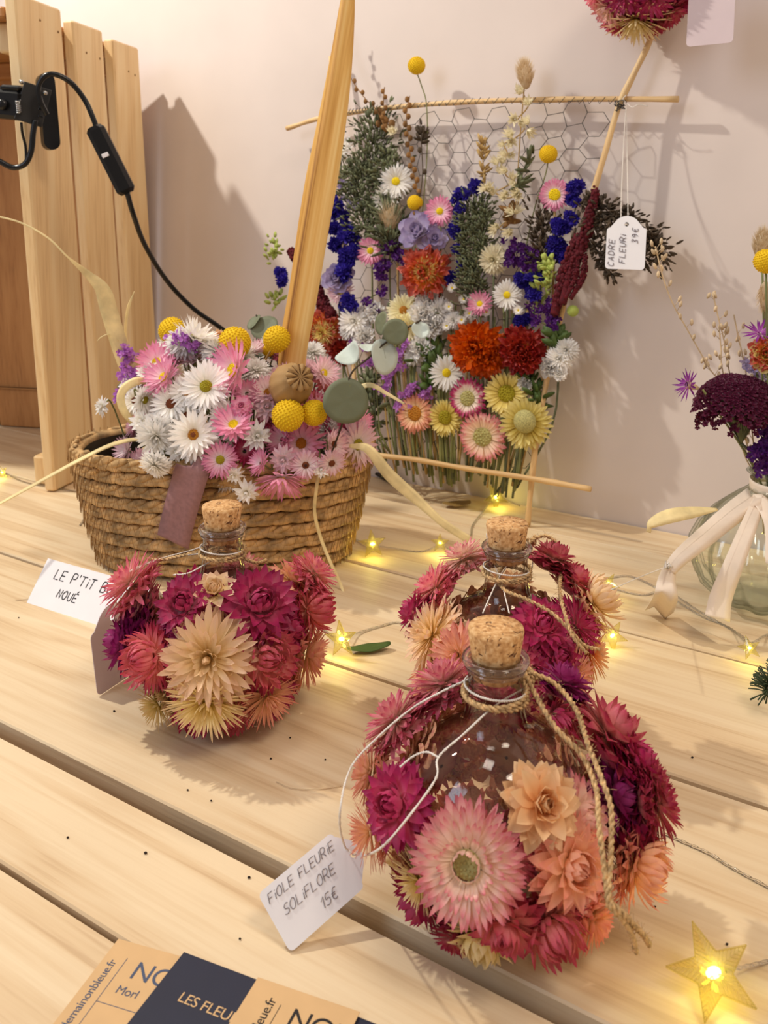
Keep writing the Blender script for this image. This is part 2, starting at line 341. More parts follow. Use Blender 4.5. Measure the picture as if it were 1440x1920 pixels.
def tube(mb, path, r, k=6, mi=0, closed=False, t=0.5):
    path = [Vector(p) for p in path]; fr = frames(path); vs = []; N = len(path)
    for i, (p, (tt, n, b)) in enumerate(zip(path, fr)):
        rr = r(i / (N - 1)) if callable(r) else r
        for j in range(k): a = 2 * math.pi * j / k; vs.append(p + n * math.cos(a) * rr + b * math.sin(a) * rr)
    fs = []
    for i in range(N - 1):
        for j in range(k): q = (j + 1) % k; fs.append((i * k + j, i * k + q, i * k + k + q, i * k + k + j))
    fs.append(tuple(reversed(range(k)))); fs.append(tuple(range((N - 1) * k, N * k)))
    mb.add(vs, fs, [t] * len(vs), mi)
def rope(mb, path, R, strands=2, turns_per_m=180, k=5, mi=0, fuzz=0, seed=1):
    """twisted cord: strands wound round the path, with a few loose fibres"""
    path = [Vector(p) for p in path]
    dense = [path[0]]
    for a, b in zip(path, path[1:]):
        m = max(1, int((b - a).length / 0.0009)); dense += [a.lerp(b, (i + 1) / m) for i in range(m)]
    path = dense; fr = frames(path); s = 0; ph = []
    for i in range(len(path)):
        if i: s += (path[i] - path[i - 1]).length
        ph.append(s * turns_per_m * 2 * math.pi)
    for q in range(strands):
        o = q * 2 * math.pi / strands
        pp = [p + (n * math.cos(a + o) + b * math.sin(a + o)) * R * 0.5 for p, (t, n, b), a in zip(path, fr, ph)]
        tube(mb, pp, R * 0.62, k, mi)
    rnd = random.Random(seed)
    for i in range(int(fuzz * s * 1000)):
        j = rnd.randrange(len(path)); t, n, b = fr[j]; a = rnd.uniform(0, 6.28)
        d = (n * math.cos(a) + b * math.sin(a)); e = (t * rnd.uniform(-1, 1) + d * rnd.uniform(0.3, 1)).normalized(); ln = rnd.uniform(0.001, 0.004)
        tube(mb, [path[j] + d * R * .5, path[j] + d * R * 0.7 + e * ln * 0.6, path[j] + d * R * 0.5 + e * ln], 0.00007, 3, mi)
def lathe(mb, prof, n=48, mi=0, mod=None, cap=False):
    vs = []; fs = []
    for r, z in prof:
        for j in range(n):
            a = 2 * math.pi * j / n; rr = r * (mod(a, z) if mod else 1); vs.append((rr * math.cos(a), rr * math.sin(a), z))
    for i in range(len(prof) - 1):
        for j in range(n): q = (j + 1) % n; fs.append((i * n + j, i * n + q, i * n + n + q, i * n + n + j))
    if cap: fs.append(tuple(reversed(range(n)))); fs.append(tuple(range((len(prof) - 1) * n, len(prof) * n)))
    mb.add(vs, fs, mi=mi)
def ball(mb, c, r, n=8, m=6, mi=0, sc=(1, 1, 1), rot=None, t=0.5):
    vs = []; fs = []
    for i in range(m + 1):
        th = math.pi * i / m
        for j in range(n):
            a = 2 * math.pi * j / n; p = Vector((math.sin(th) * math.cos(a) * r * sc[0], math.sin(th) * math.sin(a) * r * sc[1], math.cos(th) * r * sc[2]))
            if rot is not None: p = rot @ p
            vs.append(Vector(c) + p)
    for i in range(m):
        for j in range(n): q = (j + 1) % n; fs.append((i * n + j, i * n + n + j, i * n + n + q, i * n + q))
    mb.add(vs, fs, [t] * len(vs), mi)
def ribbon_strip(mb, path, width, normal, thick=0.0003, mi=0, wave=0.0, t=0.5):
    """a flat strip following a path; width may be a function of 0..1"""
    path = [Vector(p) for p in path]; N = len(path); vs = []
    for i, p in enumerate(path):
        tt = (path[min(i + 1, N - 1)] - path[max(i - 1, 0)]).normalized()
        nn = Vector(normal(i / (N - 1)) if callable(normal) else normal); sd = tt.cross(nn).normalized(); nn = sd.cross(tt)
        w = (width(i / (N - 1)) if callable(width) else width) * 0.5
        for s_, h in ((-1, 0), (-0.35, wave), (0.35, -wave * 0.6), (1, 0)):
            c = p + sd * w * s_ + nn * h * w * 2
            vs += [c + nn * thick * 0.5, c - nn * thick * 0.5]
    fs = []; K = 8
    for i in range(N - 1):
        a, b = i * K, i * K + K
        for j in range(3):
            fs.append((a + 2 * j, b + 2 * j, b + 2 * j + 2, a + 2 * j + 2)); fs.append((a + 2 * j + 1, a + 2 * j + 3, b + 2 * j + 3, b + 2 * j + 1))
        fs.append((a, a + 1, b + 1, b)); fs.append((a + 6, b + 6, b + 7, a + 7))
    fs.append((0, 2, 4, 6, 7, 5, 3, 1)); e = (N - 1) * K; fs.append((e, e + 1, e + 3, e + 5, e + 7, e + 6, e + 4, e + 2))
    mb.add(vs, fs, [t] * len(vs), mi)
def aim(p, n, roll=0.0, s=1.0):
    """matrix placing local +Z along n at p"""
    q = Vector(n).normalized().to_track_quat('Z', 'Y')
    return Matrix.Translation(p) @ q.to_matrix().to_4x4() @ Matrix.Rotation(roll, 4, 'Z') @ Matrix.Scale(s, 4)

# ------------------------------------------------------------------ flowers
SHAPES = {'strap': [(0, .5), (.25, .75), (.5, .95), (.75, .9), (.9, .55), (1, .04)],
          'point': [(0, .45), (.25, .85), (.5, 1.0), (.72, .72), (.88, .36), (1, .02)],
          'round': [(0, .4), (.3, .85), (.6, 1.0), (.82, .85), (.95, .45), (1, .1)],
          'needle': [(0, .7), (.3, .9), (.6, .8), (.8, .6), (.93, .35), (1, .05)]}
def petal(mb, az, r0, z0, a0, a1, Ln, W, shape='point', cup=0.25, rnd=random, t0=0.0, t1=1.0, twist=0.15, org=None, mi=0):
    ca, sa = math.cos(az), math.sin(az); rr, zz = r0, z0; prev = 0; vs = []; ts = []
    tw = rnd.uniform(-twist, twist)
    for s_, w in SHAPES[shape]:
        ds = (s_ - prev) * Ln; am = math.radians(a0 + (a1 - a0) * (s_ + prev) / 2); rr += math.sin(am) * ds; zz += math.cos(am) * ds; prev = s_
        an = math.radians(a0 + (a1 - a0) * s_)
        nr, nz = -math.cos(an), math.sin(an)          # the petal's upper side
        hw = W * w * 0.5
        for q in (-1, 0, 1):
            lift = cup * hw * (1 if q else 0) + tw * hw * q
            x = rr + nr * lift; z = zz + nz * lift; y = hw * q
            vs.append((x * ca - y * sa, x * sa + y * ca, z)); ts.append(t0 + (t1 - t0) * s_)
    fs = []
    for i in range(len(SHAPES[shape]) - 1):
        for j in range(2): a = i * 3 + j; fs.append((a, a + 1, a + 4, a + 3))
    if org is not None: vs = [org @ Vector(v) for v in vs]
    mb.add(vs, fs, ts, mi)
def bloom(layers, seed=0, jit=1.0):
    """layers: (n, r0, z0, a0, a1, length, width, shape, cup)"""
    rnd = random.Random(seed); mb = MB()
    for li, (n, r0, z0, a0, a1, Ln, W, shp, cup) in enumerate(layers):
        off = rnd.uniform(0, 6.28)
        for i in range(n):
            az = off + 2 * math.pi * (i + rnd.uniform(-.28, .28) * jit) / n
            petal(mb, az, r0, z0, a0 + rnd.uniform(-8, 8) * jit, a1 + rnd.uniform(-16, 16) * jit, Ln * rnd.uniform(.84, 1.1), W * rnd.uniform(.85, 1.1), shp, cup * rnd.uniform(.6, 1.4), rnd, t0=.12 if a1 < 20 else 0, t1=.78 if a1 < 20 else 1)
    return mb
def dome(mb, r, h, z0=0, n=16, bumps=0, seed=0, dish=0.0):
    rnd = random.Random(seed); prof = []
    for i in range(7):
        a = i / 6 * math.pi / 2; prof.append((r * math.cos(a) if i < 6 else 0.0001, z0 + h * math.sin(a) - dish * h * (i / 6) ** 3))
    lathe(mb, prof, n)
    for i in range(bumps):
        u = (i + .5) / bumps; rr = r * math.sqrt(u); a = i * 2.39996; z = z0 + h * math.sqrt(max(0, 1 - u)) - dish * h * (1 - math.sqrt(u)) ** 1.5
        ball(mb, (rr * math.cos(a), rr * math.sin(a), z), r * 0.13 * rnd.uniform(.7, 1.2), 5, 3)
# unit-radius strawflower kinds
K_ = {}
K_['bud'] = [(16, .16, -.10, 88, 100, .86, .36, 'point', .30), (16, .16, -.05, 74, 84, .80, .34, 'point', .35), (15, .15, 0, 58, 60, .72, .32, 'point', .4),
             (12, .18, .0, 62, -18, .66, .30, 'point', .5), (11, .15, .04, 50, -42, .62, .26, 'point', .5), (9, .10, .08, 40, -52, .52, .22, 'point', .5), (6, .04, .12, 24, -50, .42, .16, 'point', .5)]
K_['rose'] = [(9, .14, -.08, 92, 100, .88, .50, 'point', .2), (8, .14, -.02, 66, 66, .72, .46, 'point', .4), (7, .12, .02, 40, 8, .62, .46, 'round', .6),
              (6, .10, .04, 28, -16, .56, .40, 'round', .7), (5, .05, .06, 14, -34, .50, .32, 'round', .7), (4, .02, .08, 8, -40, .44, .22, 'point', .7)]
K_['open'] = [(44, .30, -.05, 100, 96, .70, .13, 'strap', .2), (44, .30, -.01, 90, 86, .72, .13, 'strap', .2), (42, .29, .03, 80, 76, .68, .12, 'strap', .25),
              (38, .27, .06, 66, 64, .56, .11, 'strap', .3), (30, .25, .08, 48, 40, .36, .10, 'strap', .3), (22, .24, .10, 18, -40, .20, .09, 'strap', .3)]
K_['mum'] = [(26, .10, -.10, 108, 112, .92, .17, 'strap', .4), (26, .10, -.06, 96, 96, .92, .17, 'strap', .4), (24, .10, 0, 84, 82, .86, .16, 'strap', .4), (22, .10, .05, 70, 66, .78, .15, 'strap', .4),
             (18, .09, .08, 54, 46, .64, .14, 'strap', .45), (14, .07, .1, 38, 10, .50, .13, 'strap', .5), (10, .05, .12, 22, -40, .40, .12, 'strap', .5)]
K_['incurve'] = [(22, .12, -.12, 104, 108, .84, .19, 'point', .35), (22, .14, -.06, 90, 78, .84, .19, 'point', .4), (22, .20, -.02, 84, 6, .80, .17, 'strap', .45), (20, .20, .03, 74, -34, .80, .15, 'strap', .45),
                 (17, .16, .07, 62, -58, .74, .13, 'strap', .45), (12, .10, .12, 44, -70, .58, .12, 'strap', .45)]
K_['shaggy'] = [(34, .10, -.12, 118, 120, .94, .10, 'needle', .3), (34, .10, -.08, 102, 104, .96, .10, 'needle', .3), (32, .10, 0, 86, 86, .92, .10, 'needle', .3), (30, .10, .06, 70, 66, .84, .09, 'needle', .3),
                (26, .08, .1, 52, 42, .7, .09, 'needle', .3), (20, .06, .12, 34, 16, .56, .08, 'needle', .3), (12, .04, .14, 16, -20, .42, .07, 'needle', .3)]
K_['daisy'] = [(26, .14, -.04, 96, 98, .86, .17, 'strap', .2), (24, .14, .0, 86, 84, .86, .17, 'point', .25), (22, .14, .03, 74, 70, .76, .15, 'point', .3)]
K_['cup'] = [(21, .14, -.04, 88, 62, .88, .19, 'point', .2), (20, .13, .0, 72, 46, .86, .18, 'point', .25), (17, .12, .02, 56, 34, .8, .16, 'point', .3)]
K_['star'] = [(12, .10, -.04, 100, 104, .86, .30, 'point', .3), (11, .10, .0, 78, 74, .72, .28, 'point', .35), (9, .1, .04, 56, 20, .56, .26, 'point', .5), (6, .06, .06, 30, -40, .46, .24, 'point', .6)]
K_['disc'] = [(30, .36, -.03, 98, 94, .62, .14, 'strap', .25), (30, .35, .0, 88, 84, .62, .14, 'strap', .25), (26, .34, .03, 74, 66, .5, .13, 'strap', .3)]
K_['zinnia'] = [(22, .12, -.10, 104, 84, .88, .26, 'round', .7), (22, .12, -.02, 88, 60, .82, .25, 'round', .8), (18, .12, .04, 70, 30, .74, .22, 'round', .8), (16, .10, .08, 52, 8, .62, .2, 'round', .8), (12, .06, .1, 32, -18, .5, .18, 'round', .8)]
K_['frill'] = [(16, .1, -.05, 95, 70, .9, .42, 'round', .9), (14, .1, 0, 76, 40, .82, .4, 'round', .9), (12, .1, .04, 56, 12, .7, .36, 'round', .9), (9, .06, .08, 36, -18, .6, .3, 'round', .9)]
K_['rosette'] = [(8, .1, -.05, 92, 70, .9, .62, 'round', .4), (7, .1, 0, 70, 30, .78, .6, 'round', .5), (7, .1, .02, 48, -4, .66, .5, 'round', .5), (5, .06, .04, 28, -30, .55, .42, 'round', .5)]
K_['floret'] = [(5, .1, 0, 84, 70, .9, .6, 'round', .4), (5, .08, .05, 50, 10, .6, .45, 'round', .6)]
K_['aster'] = [(13, .12, 0, 88, 84, .9, .15, 'point', .2), (10, .1, .04, 60, 50, .8, .14, 'point', .3)]
K_['bell'] = [(9, .08, 0, 42, 20, 1.0, .28, 'point', .4), (7, .06, 0, 22, 8, .95, .24, 'point', .4)]
for k__, w__ in (('bud', .40), ('rose', .5), ('mum', .22), ('incurve', .24), ('shaggy', .16), ('open', .22)):
    n__ = int(5.2 / w__); K_[k__] = [(n__, .05, -.46, 92, 44, .92, w__, 'point', .3), (n__, .05, -.36, 90, 58, .92, w__, 'point', .3), (n__, .08, -.24, 92, 74, .92, w__, 'point', .3)] + K_[k__]
CEN = {'open': ('green_c', .24, .10, .6), 'daisy': ('yellow_c', .23, .13, 0), 'cup': ('yellow_c', .22, .12, 0), 'disc': ('green_c', .36, .12, .3), 'bud': None, 'aster': ('dark_c', .12, .08, 0)}
_mc = {}
def fmesh(kind, col, seed):
    key = (kind, col, seed)
    if key not in _mc:
        mb = bloom(K_[kind], seed=sum(map(ord, kind)) * 31 + seed)
        if kind in ('zinnia', 'frill'):          # crumpled dried petals
            rnd = random.Random(seed + 5); mb.v = [(x + rnd.uniform(-.05, .05), y + rnd.uniform(-.05, .05), z + rnd.uniform(-.09, .09)) for x, y, z in mb.v]
        _mc[key] = mb.mesh(kind + '_' + col, [P[col]])
    return _mc[key]
def cmesh(mat, r, h, dish, ring=None):
    key = ('c', mat, r, h, dish, ring)
    if key not in _mc:
        mb = MB(); dome(mb, r, h, 0.03, 18, 34, 1, dish); mats = [M[mat]]
        if ring:
            n = len(mb.f); pr = [(r * .45, h * .9), (r * .3, h * .5), (.0001, h * .4)]
            o = MB(); dome(o, r * .45, .05, h * .85 + .03); mb.merge(o, mi=1); mats.append(M[ring])
        _mc[key] = mb.mesh('flower_centre', mats)
    return _mc[key]
def flower(name, kind, col, p, n, R, parent=None, centre='auto', ring=None, roll=None, seed=None, label=None):
    """a flower head of radius R facing n at world p (parent-space if a parent is given)"""
    seed = random.randrange(3) if seed is None else seed
    o = link(name, fmesh(kind, col, seed), parent, aim(p, n, random.uniform(0, 6.28) if roll is None else roll, R))
    c = CEN.get(kind) if centre == 'auto' else centre
    if isinstance(c, str): base = CEN.get(kind) or ('', .2, .12, 0); c = (c,) + base[1:]
    if c: link('flower_centre', cmesh(c[0], c[1], c[2], c[3], ring), o)
    if label: o['label'] = label
    return o
def billy_mesh(seed=0):
    key = ('billy', seed)
    if key in _mc: return _mc[key]
    mb = MB(); n = 260; rnd = random.Random(seed); ball(mb, (0, 0, 0), 0.93, 24, 16)
    for i in range(n):
        z = 1 - 2 * (i + .5) / n; r = math.sqrt(1 - z * z); a = i * 2.39996
        d = Vector((r * math.cos(a), r * math.sin(a), z)); q = d.to_track_quat('Z', 'Y').to_matrix()
        ball(mb, d * 0.93, 0.068 * rnd.uniform(.85, 1.2), 6, 4, sc=(1, 1, 1.2), rot=q)
    _mc[key] = mb.mesh('billy_button', [M['yellow']]); return _mc[key]
# ================================================================== setting: wall, floor
def wuv(s, off, z): return WU * s + WN * off + Vector((0, 0, z))
def flat_block(name, s0, s1, o0, o1, z0, z1, mat, parent=None, b=0.0, kind=None):
    """a board whose length runs along the wall; its own axes follow it so the grain does too"""
    mb = MB(); box(mb, -(s1 - s0) / 2, (s1 - s0) / 2, -(o1 - o0) / 2, (o1 - o0) / 2, -(z1 - z0) / 2, (z1 - z0) / 2, b)
    o = mb.build(name, mat, parent, smooth=False)
    o.matrix_basis = Matrix.Translation(wuv((s0 + s1) / 2, (o0 + o1) / 2, (z0 + z1) / 2)) @ Matrix.Rotation(math.atan2(WU.y, WU.x), 4, 'Z')
    if kind: o['kind'] = kind
    return o
flat_block('wall_back', -2.2, 2.6, WOFF, WOFF + 0.12, -0.75, 1.9, M['wall'], kind='structure')
flat_block('floor', -2.2, 2.6, -1.6, WOFF, -0.80, -0.75, M['floor'], kind='structure')
# ================================================================== table of pine planks
table = thing('plank_table', 'long pale pine plank table, its boards running slantwise, that everything stands on', 'table', (0, 0, 0))
for a, b in ((-0.02, 0.084), (0.087, 0.2505), (0.2535, 0.3185), (0.3295, 0.5015), (0.506, 0.6635), (0.6675, 0.8085), (0.8097, 0.8352), (0.8364, WOFF - 0.002)):
    s0 = -0.75; flat_block('plank', s0, 1.25, a, b, -0.022, 0, M['table'], table, 0.0012)
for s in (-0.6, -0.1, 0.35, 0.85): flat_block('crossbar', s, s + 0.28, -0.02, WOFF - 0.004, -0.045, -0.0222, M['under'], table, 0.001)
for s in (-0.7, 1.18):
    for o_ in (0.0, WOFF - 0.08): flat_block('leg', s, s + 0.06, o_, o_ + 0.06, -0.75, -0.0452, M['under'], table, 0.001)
# ================================================================== upright crate
ca = math.radians(13); CE = Vector((math.sin(ca), math.cos(ca), 0)); CN = Vector((math.cos(ca), -math.sin(ca), 0)); CO = G(104, 924)
crate = thing('wooden_crate', 'tall pale pine crate standing on end at the left, three upright slats facing right', 'crate', CO)
def cbox(name, mat, n0, n1, s0, s1, z0, z1, b=0.002, along='z', parent=None):
    """n: outwards to the right, s: away from the camera; the crate leans a little towards the front"""
    mb = MB(); box(mb, n0, n1, s0, s1, z0, z1, b)
    # local X must run along the grain
    def T(p): return CN * p[0] + CE * (p[1] - 0.085 * p[2]) + Vector((0, 0, p[2]))
    vs = [T(p) for p in mb.v]; c = sum(vs, Vector()) / len(vs)
    ax = {'z': Vector((0, 0, 1)), 'n': CN}[along]; R = ax.to_track_quat('X', 'Z').to_matrix(); Ri = R.transposed()
    mb.v = [tuple(Ri @ (v - c)) for v in vs]
    o = mb.build(name, mat, parent or crate, smooth=False); o.matrix_basis = Matrix.Translation(c) @ R.to_4x4(); return o
for a, b, zt in ((0, 0.085, 0.552), (0.108, 0.174, 0.545), (0.198, 0.265, 0.540)):
    cbox('slat', M['crate'], -0.014, 0, a, b, 0.0015, zt)
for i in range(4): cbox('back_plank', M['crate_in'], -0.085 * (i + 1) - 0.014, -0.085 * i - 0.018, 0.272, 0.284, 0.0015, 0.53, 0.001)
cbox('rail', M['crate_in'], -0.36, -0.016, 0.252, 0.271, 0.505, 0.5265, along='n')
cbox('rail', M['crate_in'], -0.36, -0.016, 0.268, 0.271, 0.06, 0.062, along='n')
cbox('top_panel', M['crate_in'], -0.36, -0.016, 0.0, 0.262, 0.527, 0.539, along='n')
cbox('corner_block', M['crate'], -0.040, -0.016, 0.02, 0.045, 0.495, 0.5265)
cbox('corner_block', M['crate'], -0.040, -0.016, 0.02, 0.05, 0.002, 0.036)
for (px, py) in ((75, 38), (109, 60), (162, 99), (187, 110), (241, 134), (253, 141)):      # nail heads
    p = PL(px, py, CO, CN); mb = MB(); ball(mb, (0, 0, 0), 0.0016, 8, 4, sc=(1, 1, .3)); o = mb.build('nail', M['seed'], crate); o.matrix_basis = aim(p - CO + CN * 0.0002, CN)
# ================================================================== clip lamp
def facing(px, py, Y): return ATY(px, py, Y)
lampT = thing('clip_lamp', 'black clip lamp clamped to the crate, with its cable and inline switch', 'lamp', ATY(92, 280, 0.965))
LP = Vector(lampT.location)
def fbox(name, mat, px, py, Y, w, h, d, rot=0, yaw=0, b=0.0015, parent=None, off=None):
    mb = MB(); s = Y / F; box(mb, -w * s / 2, w * s / 2, -d / 2, d / 2, -h * s / 2, h * s / 2, b)
    o = mb.build(name, mat, parent or lampT, smooth=False)
    o.matrix_basis = Matrix.Translation(ATY(px, py, Y) - (LP if off is None else off)) @ Matrix.Rotation(yaw, 4, 'Z') @ Matrix.Rotation(rot, 4, 'Y'); return o
mb = MB()                                     # clamp pad: a tall slab with rounded ends
r = 15 * .97 / F; hh = 56 * .97 / F; prof = [(r * math.cos(a), hh + r * math.sin(a)) for a in [i * math.pi / 10 for i in range(11)]] + [(r * math.cos(a), -hh + r * math.sin(a)) for a in [math.pi + i * math.pi / 10 for i in range(11)]]
N_ = len(prof); vs = [(x, -0.006, z) for x, z in prof] + [(x, 0.006, z) for x, z in prof]
mb.add(vs, [tuple(range(N_)), tuple(reversed(range(N_, 2 * N_)))] + [(i, N_ + i, N_ + (i + 1) % N_, (i + 1) % N_) for i in range(N_)])
o = mb.build('clamp_pad', M['black'], lampT, smooth=False); o.matrix_basis = Matrix.Translation(ATY(90, 210, 0.985) - LP) @ Matrix.Rotation(math.radians(35), 4, 'Z') @ Matrix.Rotation(-0.06, 4, 'Y')
br = fbox('bracket', M['blackm'], 62, 196, 0.955, 50, 72, 0.002, 0.28, math.radians(28), 0.0006)
for dz in (-12, 0, 12): fbox('slot', M['black'], 76, 202 + dz * 1.4, 0.951, 9 if dz else 6, 4 if dz else 11, 0.0022, 0.3, math.radians(28), 0.0004)
fbox('hinge_arm', M['black'], 14, 196, 0.955, 62, 54, 0.018, 0.1, 0, 0.004)
fbox('hinge_arm', M['black'], 24, 166, 0.955, 40, 10, 0.016, 0.05, 0, 0.002)
for (px, py, rr) in ((4, 196, 10), (41, 154, 4), (85, 175, 4)):
    mb = MB(); lathe(mb, [(.0001, .004), (rr * .55 * .95 / F, .004), (rr * .95 / F, .0025), (rr * .95 / F, 0)], 16); o = mb.build('screw', M['chrome'] if rr < 8 else M['black'], lampT); o.matrix_basis = aim(ATY(px, py, 0.944) - LP, (0.1, -1, 0.1))
mb = MB(); p0 = ATY(33, 188, .944) - LP; p1 = ATY(36, 212, .944) - LP
tube(mb, [p0.lerp(p1, i / 48) + Vector((math.cos(i * .9) * .0028, math.sin(i * .9) * .0028, 0)) for i in range(49)], 0.0006, 5); mb.build('spring', M['chrome'], lampT)
def ppath(pts, off=Vector(), n=8): return cr([ATY(a, b, Y) - off for a, b, Y in pts], n)
mb = MB(); tube(mb, ppath([(88, 215, .945), (76, 190, .94), (72, 163, .938), (84, 143, .938), (105, 140, .94), (133, 155, .945), (158, 186, .95), (172, 215, .95), (182, 242, .95)], LP), 0.0028, 10)
tube(mb, ppath([(238, 360, .95), (250, 402, .96), (272, 460, 1.0), (312, 525, 1.05), (362, 578, 1.07), (418, 618, 1.08), (520, 700, 1.10), (600, 790, 1.12)], LP), 0.0028, 10)
tube(mb, [p - LP for p in cr([ATY(600, 790, 1.12), G(640, 862, .004), G(690, 880, .003), G(722, 896, .003), G(748, 908, .003)])], 0.0028, 8)
tube(mb, ppath([(-30, 290, .95), (0, 303, .95), (24, 314, .95), (46, 308, .95), (58, 285, .95), (62, 250, .95), (66, 225, .95)], LP), 0.0030, 10)
tube(mb, ppath([(40, 230, .95), (42, 250, .955), (48, 275, .96), (49, 300, .96)], LP), 0.0015, 8)
mb.build('cable', M['black'], lampT)
sw = fbox('inline_switch', M['black'], 208, 300, .95, 34, 136, 0.016, -0.44, 0.15, 0.004)
mb = MB(); box(mb, -.0035, .0035, -.0092, -.0078, -.0022, .0022, .0003); o = mb.build('switch_mark', M['card'], sw, smooth=False); o.location = (-.002, 0, .006)
for sx, rx in ((-.5, -math.pi / 2), (.5, math.pi / 2)): pass
# ================================================================== wicker basket
BC = Vector((-0.150, 0.835, 0.0)); BH = 0.108
basket = thing('wicker_basket', 'oval braided seagrass basket full of dried daisies, mauve ribbon down its front', 'basket', BC)
def boval(a, A, B, e=2.3):
    c, s = math.cos(a), math.sin(a); q = (abs(c) ** e + abs(s) ** e) ** (-1 / e); return Vector((A * c * q, B * s * q, 0))
def bdim(z): t = z / BH; return 0.108 + 0.027 * t ** 0.8, 0.062 + 0.013 * t ** 0.8
mb = MB(); st = MB(); rnd = random.Random(4); ROWS = 9
for r_ in range(ROWS):
    z = 0.0088 + r_ * (BH - .002) / ROWS; A, B = bdim(z); rh = BH / ROWS / 2
    tube(mb, [boval(i / 64 * 2 * math.pi, A, B) + Vector((0, 0, z)) for i in range(65)], rh * 0.92, 8)
    per = 58
    for i in range(per):
        for k_, dz in ((0, .34), (1, -.34)):
            a = (i + .5 * k_ + rnd.uniform(-.1, .1) + r_ * .37) / per * 2 * math.pi; p = boval(a, A, B); q = boval(a + .01, A, B); tt = (q - p).normalized(); nn = Vector((tt.y, -tt.x, 0))
            d = (tt + Vector((0, 0, (.26 if k_ == 0 else -.10) + rnd.uniform(-.14, .14)))).normalized()
            R = Matrix((d, nn, d.cross(nn))).transposed()
            ball(mb, p + nn * (rh * .55 + rnd.uniform(0, .0012)) + Vector((0, 0, z + dz * rh)), 0.0048 * rnd.uniform(.85, 1.15), 8, 6, sc=(2.2, .60, .62), rot=R)
    zz = []
    for i in range(169):
        a = i / 84 * math.pi + r_; p = boval(a, A, B); q = boval(a + .01, A, B); tt = (q - p).normalized(); nn = Vector((tt.y, -tt.x, 0))
        zz.append(p + nn * (rh * 1.25 + .0006) + Vector((0, 0, z + (rh * 1.2 if i % 2 else -rh * 1.2) + rnd.uniform(-.0012, .0012))))
    tube(st, zz, 0.00034, 4)
A, B = bdim(BH)
for i in range(70):          # loose rim tufts
    a = rnd.uniform(0, 6.28); p = boval(a, A, B); q = boval(a + .01, A, B); tt = (q - p).normalized()
    d = (tt + Vector((0, 0, rnd.uniform(-.1, .5)))).normalized(); nn = d.orthogonal().normalized(); R = Matrix((d, nn, d.cross(nn))).transposed()
    ball(mb, p + Vector((0, 0, BH + rnd.uniform(-.002, .002))), .006, 6, 4, sc=(1.6, .45, .35), rot=R)
mb.build('basket_body', M['wick'], basket); st.build('stitching', M['thread'], basket)
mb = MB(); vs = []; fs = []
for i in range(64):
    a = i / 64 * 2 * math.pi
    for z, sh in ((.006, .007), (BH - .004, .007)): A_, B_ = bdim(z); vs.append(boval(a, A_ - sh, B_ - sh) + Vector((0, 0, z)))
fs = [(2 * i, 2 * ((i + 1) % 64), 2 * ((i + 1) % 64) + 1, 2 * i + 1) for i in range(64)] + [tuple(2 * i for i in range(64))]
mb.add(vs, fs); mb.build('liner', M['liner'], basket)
rp = [ATY(363, 872, .746), ATY(360, 882, .744), ATY(350, 915, .746), ATY(340, 950, .749), ATY(331, 985, .753), ATY(324, 1016, .757)]
mb = MB(); ribbon_strip(mb, [p - BC for p in [ATY(365, 862, .756)] + cr(rp, 6)], .031, (-.25, -1, .1), .0006, wave=.01)
rnd = random.Random(2)
for i in range(90):
    k_ = rnd.random(); j = min(int(k_ * 5), 4); p = rp[j].lerp(rp[j + 1], k_ * 5 - j) - BC; sd = rnd.choice((-1, 1)); e = p + Vector((sd * .0150, -.001, 0))
    tube(mb, [e, e + Vector((sd * rnd.uniform(.001, .003), -.0005, rnd.uniform(-.002, .001)))], .00012, 3)
mb.build('ribbon', M['ribbon'], basket)
# ================================================================== stroke lettering (hand writing)
GLY = {'L': ['0,1 0,0 .6,0'], 'E': ['.6,1 0,1 0,0 .6,0', '0,.5 .5,.5'], 'P': ['0,0 0,1 .5,1 .6,.75 .45,.5 0,.5'], "'": ['.1,1.1 .05,.8'], 'T': ['0,1 .7,1', '.35,1 .3,0'],
       'i': ['.1,.62 .1,0', '.1,.85 .12,.9'], 'B': ['0,0 0,1 .45,1 .55,.78 .4,.55 0,.52', '.4,.52 .62,.3 .5,.02 0,0'], 'O': ['.35,1 .05,.75 .0,.35 .25,0 .55,.1 .65,.5 .55,.9 .35,1'],
       'U': ['0,1 .02,.3 .2,0 .5,.05 .6,.4 .62,1'], 'Q': ['.35,1 .05,.75 .0,.35 .25,0 .55,.1 .65,.5 .55,.9 .35,1', '.4,.25 .7,-.1'], 'N': ['0,0 .05,1 .55,0 .62,1'], 'É': ['.6,1 0,1 0,0 .6,0', '0,.5 .5,.5', '.25,1.12 .45,1.35'],
       'F': ['.6,1 0,1 0,0', '0,.5 .45,.5'], 'R': ['0,0 0,1 .45,1 .58,.78 .42,.5 0,.48', '.25,.48 .62,0'], 'S': ['.55,.9 .3,1 .05,.8 .15,.55 .5,.42 .55,.15 .3,0 0,.12'], '1': ['0,.7 .3,1 .25,0'],
       '5': ['.55,1 .1,1 .05,.55 .4,.6 .55,.3 .35,0 0,.08'], '€': ['.6,.95 .3,1 .1,.6 .12,.2 .4,0 .6,.1', '0,.6 .45,.6', '0,.42 .42,.42'], 'C': ['.6,.9 .3,1 .05,.6 .1,.15 .4,0 .6,.12'],
       'A': ['0,0 .3,1 .6,0', '.12,.38 .5,.38'], 'D': ['0,0 0,1 .4,.9 .6,.5 .4,.08 0,0'], '3': ['.05,.95 .4,1 .5,.75 .2,.55 .5,.35 .45,.05 0,.03'], '9': ['.5,.7 .3,1 .05,.75 .2,.5 .5,.65 .5,.3 .3,0'], ' ': []}
